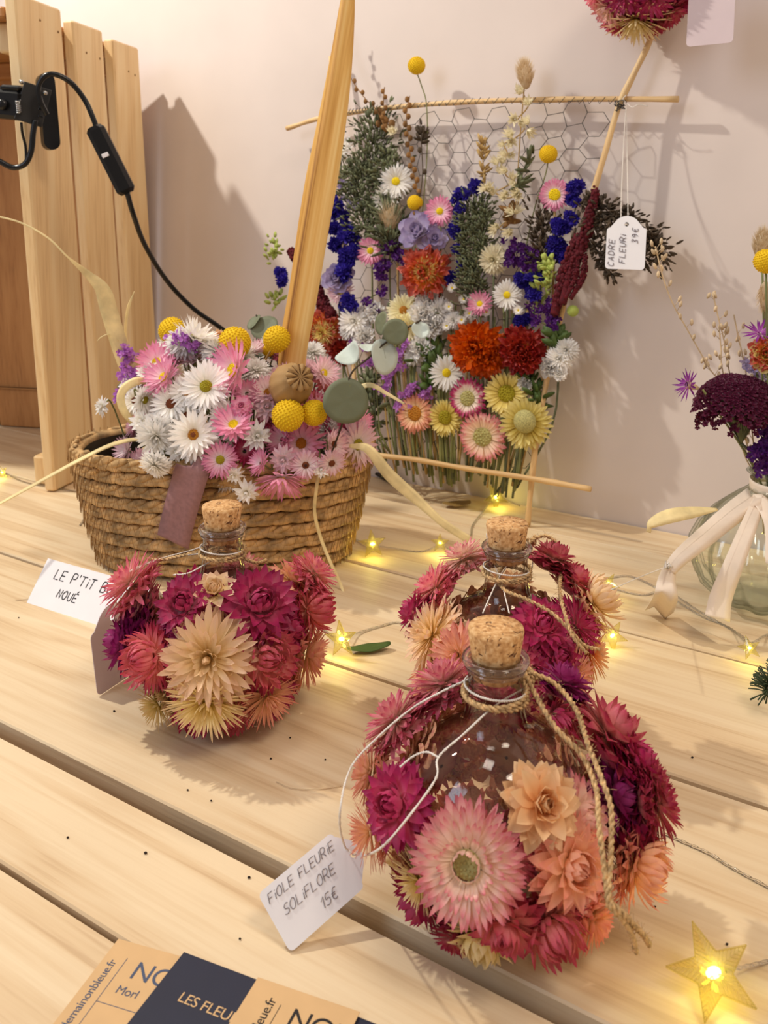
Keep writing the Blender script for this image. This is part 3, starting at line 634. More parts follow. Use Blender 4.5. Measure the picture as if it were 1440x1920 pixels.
def write(name, text, O, ex, ey, hgt, mat, parent, off=Vector(), wpen=0.0004, slant=0.12, sp=.28):
    mb = MB(); x = 0; nrm = ex.cross(ey).normalized()
    for ch in text:
        w = 0
        for st_ in GLY[ch]:
            pts = [tuple(map(float, q.split(','))) for q in st_.split()]; w = max(w, max(p[0] for p in pts))
            tube(mb, [O + ex * (x + p[0] + slant * p[1]) * hgt + ey * p[1] * hgt + nrm * .0001 - off for p in (cr([Vector((a, b, 0)) for a, b in pts], 3) if len(pts) > 4 else [Vector((a, b, 0)) for a, b in pts])], wpen, 5)
        x += (w if w else .45) + sp
    return mb.build(name, mat, parent)
def card_obj(name, mat, pts, n, thick, parent, off, bev=0):
    mb = MB(); n = n.normalized(); k_ = len(pts); vs = [p - off for p in pts] + [p - off - n * thick for p in pts]
    mb.add(vs, [tuple(range(k_)), tuple(reversed(range(k_, 2 * k_)))] + [(i, k_ + i, k_ + (i + 1) % k_, (i + 1) % k_) for i in range(k_)]); return mb.build(name, mat, parent, smooth=False)
def arc(c, r, a0, a1, n=6): return [(c[0] + r * math.cos(math.radians(a0 + (a1 - a0) * i / n)), c[1] + r * math.sin(math.radians(a0 + (a1 - a0) * i / n))) for i in range(n + 1)]
def tag_shape(w, h):
    """price tag outline: rounded bottom, stepped shoulders and a round top; hole as a notch-free inner ring"""
    r = w * .09; o = arc((-w / 2 + r, r), r, 180, 270, 4) + arc((w / 2 - r, r), r, 270, 360, 4) + arc((w / 2 - r * .9, h * .84 - r), r * .9, 0, 90, 4)
    return o + arc((0, h * .78), w * .36, 38, 142, 12)[0:] + arc((-w / 2 + r * .9, h * .84 - r), r * .9, 90, 180, 4)
def price_tag(label, O, ex, ey, w, h, mat, hole=True):
    """O is the middle of the bottom edge"""
    t = thing('price_tag', label, 'tag', O); n = ex.cross(ey).normalized()
    out = tag_shape(w, h); pts = [O + ex * x + ey * y for x, y in out]
    hr = w * .055; hc = (0, h * .90); ho = [(hc[0] + hr * math.cos(-a * math.pi / 8), hc[1] + hr * math.sin(-a * math.pi / 8)) for a in range(16)]
    mb = MB(); bm_pts = [Vector((x, y, 0)) for x, y in out]
    from mathutils.geometry import delaunay_2d_cdt
    allp = [Vector((x, y)) for x, y in out] + [Vector(p) for p in ho]; no = len(out)
    ed = [(i, (i + 1) % no) for i in range(no)] + [(no + i, no + (i + 1) % 16) for i in range(16)]
    V_, E_, F_, _, _, _ = delaunay_2d_cdt(allp, ed, [], 1, 1e-7)
    fin = []
    for f_ in F_:
        c = sum((V_[i] for i in f_), Vector((0, 0))) / len(f_)
        if (c - Vector(hc)).length > hr * .93: fin.append(f_)
    th = .0005; m_ = len(V_); P3 = [ex * v.x + ey * v.y for v in V_]
    mb.add([p + n * th / 2 for p in P3] + [p - n * th / 2 for p in P3], [tuple(f_) for f_ in fin] + [tuple(i + m_ for i in reversed(f_)) for f_ in fin] + [(i, m_ + i, m_ + (i + 1) % no, (i + 1) % no) for i in range(no)])
    mb.build('tag_card', mat, t, smooth=False); return t, O + ey * h * .90
# ================================================================== name card behind the left bottle
A_ = G(50, 1130); Bp = G(258, 1196); ex = (Bp - A_).normalized(); up_n = Vector((0, 0, 1)); back = Vector((-ex.y, ex.x, 0))
ey = (up_n * .80 + back * .60).normalized()
hgt = .0375; wid = (Bp - A_).length
tent = thing('name_card', 'white folded card with black handwriting, between the basket and the left flower bottle', 'card', A_)
card_obj('card_front', M['card'], [A_, A_ + ex * wid, A_ + ex * wid + ey * hgt, A_ + ey * hgt], ex.cross(ey), .0005, tent, A_)
eyb = (up_n * .80 - back * .60).normalized(); top = A_ + ey * hgt
card_obj('card_back', M['card'], [top + ex * wid, top, top - eyb * hgt, top + ex * wid - eyb * hgt], -(ex.cross(eyb)), .0005, tent, A_)
write('writing', "LE P'TiT BOUQUET", A_ + ex * .0165 + ey * .0235, ex, ey, .0078, M['ink'], tent, A_, .00042, .1)
write('writing', "NOUÉ", A_ + ex * .028 + ey * .0105, ex, ey, .0066, M['ink'], tent, A_, .00042, .1)
# ================================================================== business cards
def print_text(name, text, O, ex, ey, size, mat, parent, off):
    c = bpy.data.curves.new(name, 'FONT'); c.body = text; c.size = size; c.extrude = 0.00004; c.fill_mode = 'BOTH'; c.space_character = .95
    t = bpy.data.objects.new(name, c); COL.objects.link(t); dg = bpy.context.evaluated_depsgraph_get(); me = bpy.data.meshes.new_from_object(t.evaluated_get(dg))
    bpy.data.objects.remove(t); me.materials.clear(); me.materials.append(mat); n = ex.cross(ey).normalized()
    R = Matrix((ex, ey, n)).transposed().to_4x4(); return link(name, me, parent, Matrix.Translation(O + n * .00008 - off) @ R)
def biz(label, tl, tr, z, mat, W_=None, Hh=.085):
    a = G(*tl, z); b = G(*tr, z); e = (b - a).normalized(); W_ = W_ or (b - a).length; d = Vector((e.y, -e.x, 0))      # d runs down the card, to the camera
    t = thing('business_card', label, 'card', a); card_obj('card_sheet', mat, [a, a + d * Hh, a + d * Hh + e * W_, a + e * W_], Vector((0, 0, 1)), .00035, t, a); return t, a, e, -d, W_
t, a, e, u, W_ = biz('kraft business card lowest in the pile, blue-grey print, left of the dark card', (222, 1760), (478, 1832), .0006, M['kraft'], .055)
print_text('print', 'NOUE', a + e * .0155 - u * .0165, (e * .99 + u * .0).normalized(), u, .0125, M['navyink'], t, a)
print_text('print', 'Morl', a + e * .0145 - u * .0245, e, u, .0055, M['navyink'], t, a)
print_text('print', 'demainonbleue.fr', a + e * .0065 - u * .045, u, -e, .0052, M['navyink'], t, a)
card_obj('rule', M['navyink'], [a + e * .0098 - u * .008, a + e * .0098 - u * .06, a + e * .0101 - u * .06, a + e * .0101 - u * .008], Vector((0, 0, 1)), -.00006, t, a)
card_obj('rule', M['navyink'], [a + e * .0098 - u * .030, a + e * .0098 - u * .0303, a + e * .05 - u * .0303, a + e * .05 - u * .030], Vector((0, 0, 1)), -.00006, t, a)
t, a, e, u, W_ = biz('dark navy business card lettered LES FLEU, partly over the kraft cards', (345, 1785), (480, 1836), .0013, M['navy'], .045)
W2 = (G(480, 1836, .0013) - a).length
print_text('print', 'LES FLEURS', a + e * .0115 - u * .0215, e, u, .0066, M['kraft'], t, a)
t, a, e, u, W_ = biz('kraft business card on top of the pile, black print, in front of the dark card', (484, 1832), (572, 1862), .0020, M['kraft'], .046)
print_text('print', 'NOUE', a + e * .0205 - u * .0165, e, u, .0125, M['ink'], t, a)
print_text('print', 'bleue.fr', a + e * .0125 - u * .0235, u, -e, .0058, M['ink'], t, a)
card_obj('rule', M['ink'], [a + e * .0150 - u * .0085, a + e * .0150 - u * .04, a + e * .0153 - u * .04, a + e * .0153 - u * .0085], Vector((0, 0, 1)), -.00006, t, a)
t, a, e, u, W_ = biz('dark navy business card whose corner peeks out right of the top kraft card', (575, 1868), (683, 1911), .0009, M['navy'], .04)
# ================================================================== flower covered bottles
FR = 0.0455; FZ = 0.0475                      # glass ball radius and centre height
def sph(px, py, B, R, zc=0.046):
    c = B + Vector((0, 0, zc)); return ELL(px, py, c, (R, R, R))
def flask_mesh():
    if 'flask' in _mc: return _mc['flask']
    pr = [(.0001, .004), (.018, .0035), (.024, .0035)]
    for i in range(4, 27):
        a = math.pi * i / 29; r = FR * math.sin(a); z = FZ - FR * math.cos(a)
        if r > .024 or i > 10: 
            if z > .0045 and r > .014: pr.append((r, z))
    pr += [(.0135, .0975), (.0125, .104), (.0123, .112), (.0124, .118), (.0146, .1195), (.0150, .1210), (.0146, .1225), (.0130, .1232)]
    inner = [(.0112, .1228), (.0108, .118), (.0108, .104), (.0120, .0968)] + [(r - .0014, z) for r, z in reversed(pr[3:-8])] + [(.022, .0052), (.0001, .0058)]
    mb = MB(); lathe(mb, pr + inner, 64); _mc['flask'] = mb.mesh('glass_flask', [M['glass']]); return _mc['flask']
def cork_mesh():
    if 'cork' in _mc: return _mc['cork']
    mb = MB(); lathe(mb, [(.0001, .113), (.0098, .113), (.0106, .1135), (.0108, .1228), (.0126, .1345), (.0122, .1360), (.0001, .1361)], 40); _mc['cork'] = mb.mesh('cork', [M['cork']]); return _mc['cork']
LOOK = {'magenta': 'magenta strawflower head', 'pink': 'pink strawflower head', 'palepink': 'pale pink strawflower head', 'cream': 'cream strawflower head', 'creamyel': 'creamy yellow strawflower head', 'peach': 'peach strawflower head',
        'peachpink': 'peach-pink strawflower head', 'rosy': 'rosy red strawflower head', 'purple': 'purple strawflower head'}
def bottle(label, cx, cy, sc, flowers, fillcols, seed, win=50, wz=.05):
    p = G(cx, cy, .136 * sc); B = Vector((p.x, p.y, 0)); t = thing('flower_bottle', label, 'bottle', B)
    t['_'] = 0; del t['_']
    S = Matrix.Scale(sc, 4)
    link('glass_flask', flask_mesh(), t, S); link('cork', cork_mesh(), t, S)
    mb = MB()
    for zz, rr, tr_ in ((.1212, .0138, .0015), (.1175, .0128, .0008)):
        lathe(mb, [(rr + tr_ * math.cos(a_ * math.pi / 6), zz + tr_ * math.sin(a_ * math.pi / 6)) for a_ in range(13)], 48)
    link('glass_lip', mb.mesh('glass_lip', [M['lip']]), t, S)
    rnd = random.Random(seed); placed = []; RC = .0515 * sc
    c = B + Vector((0, 0, .046 * sc))
    for f in flowers:
        px, py, d, kind, col = f[:5]; q = sph(px, py, B, RC + (f[6] if len(f) > 6 else 0), .046 * sc); n = (q - c).normalized(); R = px2m(d, q) / 2
        if len(f) > 5 and f[5]: n = (n + f[5][0] * RIGHT + f[5][1] * Vector((0, 0, 1)) + (f[5][2] if len(f[5]) > 2 else 0) * Vector((0, -1, 0))).normalized()
        if q.z < R * .9: q.z = R * .9
        q = q - n * R * .12
        if kind == 'open': q = q + n * R * .05
        flower('strawflower', kind, col, q - B, n, R * (1.08 if kind == 'open' else 1.2), t, label=LOOK.get(col), centre='auto' if kind == 'open' else None); placed.append((q, R))
    mb = MB(); rs = random.Random(seed + 9); ca0 = math.atan2(-B.y, -B.x)
    for i in range(900):                        # overlapping backs of the glued heads, seen through the glass
        z = 1 - 2 * (i + .5) / 900; a = i * 2.39996; da = abs((a - ca0 + math.pi) % (2 * math.pi) - math.pi); hz = .0475 + z * .046
        if hz > .084 or hz < .006 or (math.degrees(da) < win + 12 and hz > .022 + .02 * (wz > .06)): continue
        n = Vector((math.cos(a) * math.sqrt(1 - z * z), math.sin(a) * math.sqrt(1 - z * z), z)); q = Vector((0, 0, .0475)) + n * .0462; m_ = aim(q * sc, -n + Vector((0, 0, .5)), rs.uniform(-.5, .5), sc)
        t_ = rs.random(); petal(mb, rs.uniform(0, 6.28), 0, 0, 80, 100, .0075, .0055, 'round', .3, rs, t_ * .8, t_ * .8 + .2, org=m_)
    mb.build('glued_bracts', M['bract'], t)
    # the rest of the ball, behind and below, is covered the same way
    for row, (z, m) in enumerate(((.016, 14), (.034, 15), (.050, 15), (.066, 13), (.081, 9))):
        for i in range(m):
            a = 2 * math.pi * (i + .5 * (row % 2) + rnd.uniform(-.15, .15)) / m; rr = RC * math.sqrt(max(.05, 1 - ((z - .046) / .0515) ** 2)) if z > .02 else RC * .80
            q = B + Vector((math.cos(a) * rr, math.sin(a) * rr, z * sc)); R = rnd.uniform(.0165, .020) * sc
            vis = (q - c).dot(CAMP - c) > 0
            da = abs((a - math.atan2(-B.y, -B.x) + math.pi) % (2 * math.pi) - math.pi)
            if (math.degrees(da) < win and z > wz) or (z > .075 and math.degrees(da) < 100): continue                    # the bare window of glass towards the viewer
            if any((q - o).length < (R + r) * (.55 if vis else .8) for o, r in placed): continue
            n = (q - c).normalized(); kd = rnd.choice(['bud', 'incurve', 'mum', 'bud'])
            if q.z < R * .85: q.z = R * .85
            col = rnd.choice(fillcols); flower('strawflower', kd, col, q - B - n * R * (.35 if vis else .1), n, R, t, label=LOOK[col]); placed.append((q, R))
    return t, B, sc
def neckloop(B, sc, z, r, wob=0, n=28, a0=0):
    return [B + Vector((math.cos(a0 + i / n * 6.283) * r, math.sin(a0 + i / n * 6.283) * r, z + wob * math.sin(a0 + i / n * 6.283 + 1))) * 1 for i in range(n + 1)]
FRONT, FB, _s = bottle('corked round glass bottle ringed with pink strawflowers, largest and nearest, its price tag at left', 930, 1175, 1.0, [
    (875, 1622, 205, 'open', 'palepink', (-.08, .15, .3), .006), (1018, 1508, 138, 'rose', 'peach', (0, .2, .4), .008), (738, 1508, 135, 'bud', 'magenta', (.1, .1, .3), .006), (1078, 1625, 150, 'bud', 'peachpink', (.1, .1, .3), .004),
    (945, 1738, 140, 'bud', 'rosy', (-.2, -.2)), (1035, 1742, 150, 'incurve', 'rosy', (0, -.1, .2)), (1160, 1492, 135, 'bud', 'purple', (0, .2, .3), .006), (1150, 1372, 165, 'bud', 'rosy', (.1, .5)),
    (1205, 1625, 140, 'incurve', 'peachpink', (.1, 0, .2)), (1238, 1508, 125, 'mum', 'rosy', (.3, 0)), (738, 1345, 130, 'mum', 'pink', (-.2, .4)), (830, 1275, 130, 'mum', 'pink', (-.2, .5)), (690, 1450, 110, 'mum', 'peachpink', (-.5, 0), -.004),
    (1062, 1275, 100, 'bud', 'purple', (0, .6)), (785, 1655, 110, 'shaggy', 'creamyel', (-.3, -.3), -.006), (1140, 1575, 110, 'mum', 'rosy', (0, 0), -.002), (1115, 1725, 120, 'mum', 'peachpink', (.2, -.2)), (1195, 1425, 120, 'bud', 'magenta', (.4, .3)),
    (1190, 1560, 110, 'bud', 'magenta', (.3, 0)), (690, 1560, 110, 'shaggy', 'peachpink', (-.5, -.1), -.005), (850, 1760, 90, 'mum', 'rosy', (-.2, -.4), -.004), (965, 1620, 80, 'mum', 'pink', None, -.006), (1225, 1460, 100, 'mum', 'rosy', (.5, .3))],
    ['pink', 'rosy', 'magenta', 'peachpink', 'palepink', 'creamyel'], 3)
LEFTB, LB, _s = bottle('corked flower bottle of magenta and cream strawflowers, standing alone in front of the basket', 416, 947, 1.0, [
    (238, 1092, 118, 'mum', 'pink', (-.2, .3)), (262, 1142, 96, 'bud', 'pink', (0, 0, .2), .004), (345, 1132, 108, 'bud', 'magenta', (0, .1, .3), .004), (402, 1108, 84, 'rose', 'cream', (0, .3, .3), .004), (488, 1130, 134, 'bud', 'magenta', (0, .1, .2), .007),
    (552, 1082, 92, 'rose', 'peachpink', (.1, .5, .2)), (592, 1070, 90, 'mum', 'pink', (.3, .5)), (588, 1140, 112, 'incurve', 'rosy', (.2, 0, .2), .003), (228, 1205, 112, 'bud', 'purple', (-.3, 0)), (275, 1232, 118, 'incurve', 'rosy', (-.1, 0, .2), .004),
    (390, 1235, 160, 'mum', 'cream', (0, .1, .3), .006), (506, 1232, 122, 'incurve', 'rosy', (.1, .1, .2), .004), (580, 1228, 116, 'mum', 'peachpink', (.4, -.1)), (388, 1318, 138, 'shaggy', 'creamyel', (0, -.2, .3), .003), (293, 1322, 92, 'shaggy', 'creamyel', (-.6, -.2)),
    (502, 1308, 112, 'shaggy', 'peachpink', (.2, -.2, .2)), (250, 1165, 90, 'bud', 'purple', (-.4, 0)), (440, 1175, 70, 'bud', 'magenta', None, -.006), (332, 1185, 80, 'bud', 'purple', None, -.005), (335, 1290, 70, 'bud', 'rosy', None, -.006), (450, 1290, 70, 'mum', 'rosy', None, -.006), (548, 1180, 80, 'bud', 'magenta', None, -.004)],
    ['pink', 'magenta', 'rosy', 'purple', 'palepink'], 5, 60, .07)
BACKB, BB, _s = bottle('corked flower bottle partly hidden behind the nearest bottle, cream and salmon strawflowers', 951, 980, 1.0, [
    (805, 1190, 124, 'mum', 'cream', (-.2, .1, .2), .002), (775, 1148, 86, 'bud', 'magenta', (-.5, .1)), (812, 1098, 100, 'mum', 'pink', (-.6, .3)), (868, 1042, 90, 'mum', 'palepink', (-.3, .7)), (1040, 1042, 92, 'bud', 'rosy', (.2, .8)), (1080, 1085, 92, 'bud', 'rosy', (.3, .5)),
    (1118, 1125, 112, 'incurve', 'cream', (.4, .2), .003), (1085, 1172, 108, 'mum', 'magenta', (.2, .1, .2), .003), (1020, 1170, 104, 'bud', 'magenta', (0, .2, .3), .004), (1110, 1222, 104, 'mum', 'peach', (.4, -.1)), (858, 1228, 104, 'mum', 'peachpink', (0, 0, .2)),
    (1050, 1232, 90, 'bud', 'magenta'), (960, 1240, 100, 'bud', 'rosy'), (1000, 1265, 80, 'bud', 'magenta'), (890, 1290, 90, 'mum', 'pink'), (1080, 1270, 90, 'mum', 'peachpink', (.2, -.3))],
    ['palepink', 'rosy', 'peachpink', 'magenta', 'cream'], 8, 50, .05)
# ---- jute cords and white strings; radii are distances from the middle of each glass ball
def cordpts(B, pts, zc=.046): return [sph(px, py, B, R, zc) for px, py, R in pts]
def cord(name, B, parent, paths, R, mat, fuzz=0, strands=2, tpm=170):
    mb = MB()
    for i, p in enumerate(paths): rope(mb, [q - B for q in cr(p, 8)], R, strands, tpm, 5, 0, fuzz, i)
    return mb.build(name, mat, parent)
def loops(B, z, r, k_=2, w=.0012): return [neckloop(B, 1, z + i * .0022, r, w * (1 if i % 2 else -1), 28, i) for i in range(k_)]
def knot(B, px, py, R, s=.004):
    c = sph(px, py, B, R); rr = random.Random(int(px)); return [[c + Vector((rr.uniform(-s, s), rr.uniform(-s, s), rr.uniform(-s, s))) for _ in range(7)]]
cord('jute_cord', FB, FRONT, loops(FB, .1045, .0142, 2) + knot(FB, 990, 1262, .064) + [
    cordpts(FB, [(985, 1262, .0665), (1003, 1300, .064), (1040, 1362, .063), (1092, 1418, .065), (1118, 1480, .070), (1122, 1540, .074), (1132, 1620, .076), (1140, 1688, .077), (1148, 1702, .078)]),
    cordpts(FB, [(992, 1260, .0665), (1040, 1282, .066), (1080, 1330, .066), (1104, 1400, .069), (1128, 1460, .072), (1146, 1520, .075), (1144, 1620, .077), (1142, 1690, .078), (1165, 1722, .079), (1185, 1745, .078)]),
    cordpts(FB, [(1142, 1690, .078), (1170, 1715, .080), (1205, 1752, .079), (1218, 1772, .079)]), cordpts(FB, [(1142, 1690, .078), (1168, 1722, .079), (1185, 1755, .078), (1192, 1785, .077)])], .00125, M['jute'], 1.6)
cord('jute_cord', LB, LEFTB, loops(LB, .1045, .0142, 2) + knot(LB, 448, 990, .064, .003) + [
    cordpts(LB, [(452, 985, .0668), (440, 982, .069), (428, 1000, .066), (405, 1038, .060), (390, 1032, .060), (350, 1040, .061), (300, 1050, .062), (275, 1048, .064)]),
    cordpts(LB, [(390, 1032, .060), (415, 1026, .060), (440, 1040, .058), (480, 1055, .056), (500, 1050, .055)]), cordpts(LB, [(452, 985, .067), (456, 1000, .066), (452, 1018, .062)])], .0011, M['jute'], 1.6)
cord('jute_cord', BB, BACKB, loops(BB, .1045, .0142, 2) + knot(BB, 995, 1015, .065) + [
    cordpts(BB, [(990, 1018, .064), (960, 1048, .060), (935, 1075, .058), (945, 1105, .058), (990, 1125, .060), (1035, 1150, .064), (1072, 1185, .067), (1095, 1210, .069), (1125, 1218, .070)]),
    cordpts(BB, [(995, 1012, .066), (1025, 1005, .067), (1048, 1025, .068), (1052, 1060, .066), (1050, 1110, .064), (1062, 1160, .067), (1075, 1195, .069), (1100, 1225, .070)])], .00115, M['jute'], 1.8)
# tag strings
HOLEF = None
def plane_pts(O, N): return lambda px, py: PL(px, py, O, N)
def string_obj(parent, off, paths, R=.00055): 
    mb = MB()
    for p in paths: rope(mb, [q - off for q in cr(p, 8)], R, 2, 420, 4)
    return mb.build('string', M['string'], parent)
# front price tag: stands on its lower left corner, hangs from the neck
O_ = G(514, 1786, .0008); N_t = Vector((.10, -.72, .60)).normalized(); pp = plane_pts(O_, N_t)
bl = pp(513, 1688); br_ = pp(514, 1784); mid = (bl + br_) / 2; ey = (pp(658, 1610) - mid).normalized(); ey = (ey - N_t * ey.dot(N_t)).normalized(); ex = ey.cross(N_t).normalized()
w_ = abs((br_ - bl).dot(ex)); h_ = (pp(672, 1590) - mid).dot(ey) * 1.02; w_ = max(w_, .55 * h_)
ft, hole = price_tag('white price tag reading FIOLE FLEURIE SOLIFLORE 15€, hung from the nearest bottle', mid, ex, ey, w_, h_, M['card'])
if min((mid - ex * w_ / 2).z, (mid + ex * w_ / 2).z) < .0006:
    ft.location.z += .0006 - min((mid - ex * w_ / 2).z, (mid + ex * w_ / 2).z); hole = hole + Vector((0, 0, .0006 - min((mid - ex * w_ / 2).z, (mid + ex * w_ / 2).z)))
D = Vector(ft.location) - mid; m2 = mid + D
print('TAG', w_, h_, ex, ey, N_t)
if ex.x * 0 + ex.dot(RIGHT) < 0: pass
write('writing', 'FiOLE FLEURiE', m2 - ex * w_ * .26 + ey * h_ * .05 + N_t * .0004, ey, -ex, w_ * .14, M['pencil'], ft, m2, .00017, .3, .22)
write('writing', 'SOLiFLORE', m2 + ex * w_ * .03 + ey * h_ * .12 + N_t * .0004, ey, -ex, w_ * .15, M['pencil'], ft, m2, .00017, .3, .22)
write('writing', '15€', m2 + ex * w_ * .34 + ey * h_ * .42 + N_t * .0004, ey, -ex, w_ * .16, M['pencil'], ft, m2, .00017, .3, .22)
LF = Vector(ft.location)
string_obj(ft, LF, loops(FB, .1085, .0138, 1) + [cordpts(FB, [(882, 1272, .0650), (830, 1296, .064), (770, 1330, .064), (700, 1390, .069), (655, 1445, .074), (637, 1530, .077)]) + [hole + Vector((-.004, -.002, .006)), hole],
    cordpts(FB, [(988, 1288, .062), (930, 1322, .060), (870, 1376, .058), (822, 1420, .060), (818, 1458, .064), (775, 1520, .073), (720, 1585, .076)]) + [hole + Vector((.006, -.003, .002)), hole], cordpts(FB, [(822, 1420, .060), (800, 1410, .060), (775, 1418, .061), (750, 1438, .064)])])
# left bottle's tag: grey side to us, leaning behind the bottle
O_ = G(183, 1306, .0006); q2 = G(262, 1254, .0006); ex = (q2 - O_).normalized(); ey = Vector((0, 0, 1)) * .96 + Vector((-ex.y, ex.x, 0)) * .12; ey.normalize()
lt, hole = price_tag('blank pale tag leaning at the left side of the magenta flower bottle', O_ + ex * .021, ex, ey, .042, .050, M['card_lilac'])
string_obj(lt, Vector(lt.location), loops(LB, .1085, .0138, 1) + [cordpts(LB, [(448, 985, .066), (415, 1005, .062), (370, 1028, .060), (320, 1042, .062), (270, 1058, .067), (232, 1085, .073)]) + [hole],
    cordpts(LB, [(440, 1028, .058), (400, 1035, .059), (360, 1040, .060), (300, 1050, .063), (250, 1075, .070)]) + [hole], cordpts(LB, [(400, 1050, .056), (378, 1062, .056), (352, 1075, .057), (325, 1078, .058)])])
# back bottle's string with its small end
HB = G(1130, 1228, .006)
mb = MB()
for p in loops(BB, .1085, .0138, 1) + [cordpts(BB, [(912, 1000, .066), (918, 1040, .062), (938, 1085, .058), (955, 1150, .06)]), cordpts(BB, [(958, 1050, .060), (935, 1085, .059), (918, 1120, .058), (905, 1150, .06)]), cordpts(BB, [(1002, 1035, .062), (998, 1060, .060), (990, 1085, .058)])]:
    rope(mb, [q - BB for q in cr(p, 8)], .0005, 2, 420, 4)
mb.build('string', M['string'], BACKB)
# ================================================================== dried flowers standing in the basket
DC = BC + Vector((0.012, 0.0, 0.098)); DR = (0.122, 0.082, 0.112)
def dome_hit(px, py, dz=0.0):
    q = ELL(px, py, DC, DR); n = Vector(((q.x - DC.x) / DR[0] ** 2, (q.y - DC.y) / DR[1] ** 2, (q.z - DC.z) / DR[2] ** 2)).normalized(); return q + n * dz, n
def add_stem(o, path, r=.0008, mat='stem'):
    mb = MB(); tube(mb, cr(path, 5), r, 6); return link('stem', mb.mesh('stem', [M[mat]]), o, o.matrix_basis.inverted())
def root_of(q): 
    v = q - BC; A, B = bdim(.03); x = max(-A * .6, min(A * .6, v.x * .55)); y = max(-B * .6, min(B * .6, v.y * .5)); return BC + Vector((x, y, .012 + random.uniform(0, .01)))
def bflower(px, py, d, kind, col, label, centre='auto', tilt=None, ring=None, dz=0.0, name='daisy', grp=None, mat='stem'):
    q, n = dome_hit(px, py, dz)
    if py > 850: q = ATY(px, py, .742); n = Vector((0, -1, .2)).normalized()
    nn = n * .8 + (CAMP - q).normalized() * .55
    if tilt: nn = RIGHT * tilt[0] + Vector((0, 0, 1)) * tilt[1] - Vector((0, 1, 0)) * tilt[2]
    nn.normalize(); R = px2m(d, q) / 2
    o = flower(name, kind, col, q, nn, R * 1.12, None, centre, ring); tag(o, label, 'flower', grp)
    rt = root_of(q); over = q + Vector((-nn.x * .012, .012, -nn.z * .01 - .004))
    path = [q - nn * .002, over] + ([Vector((q.x * .9 + BC.x * .1, .782, .118))] if py > 850 else []) + [rt]
    add_stem(o, path, mat=mat); return o
W_, PK, PW = 'white', 'daisypink', 'palewp'
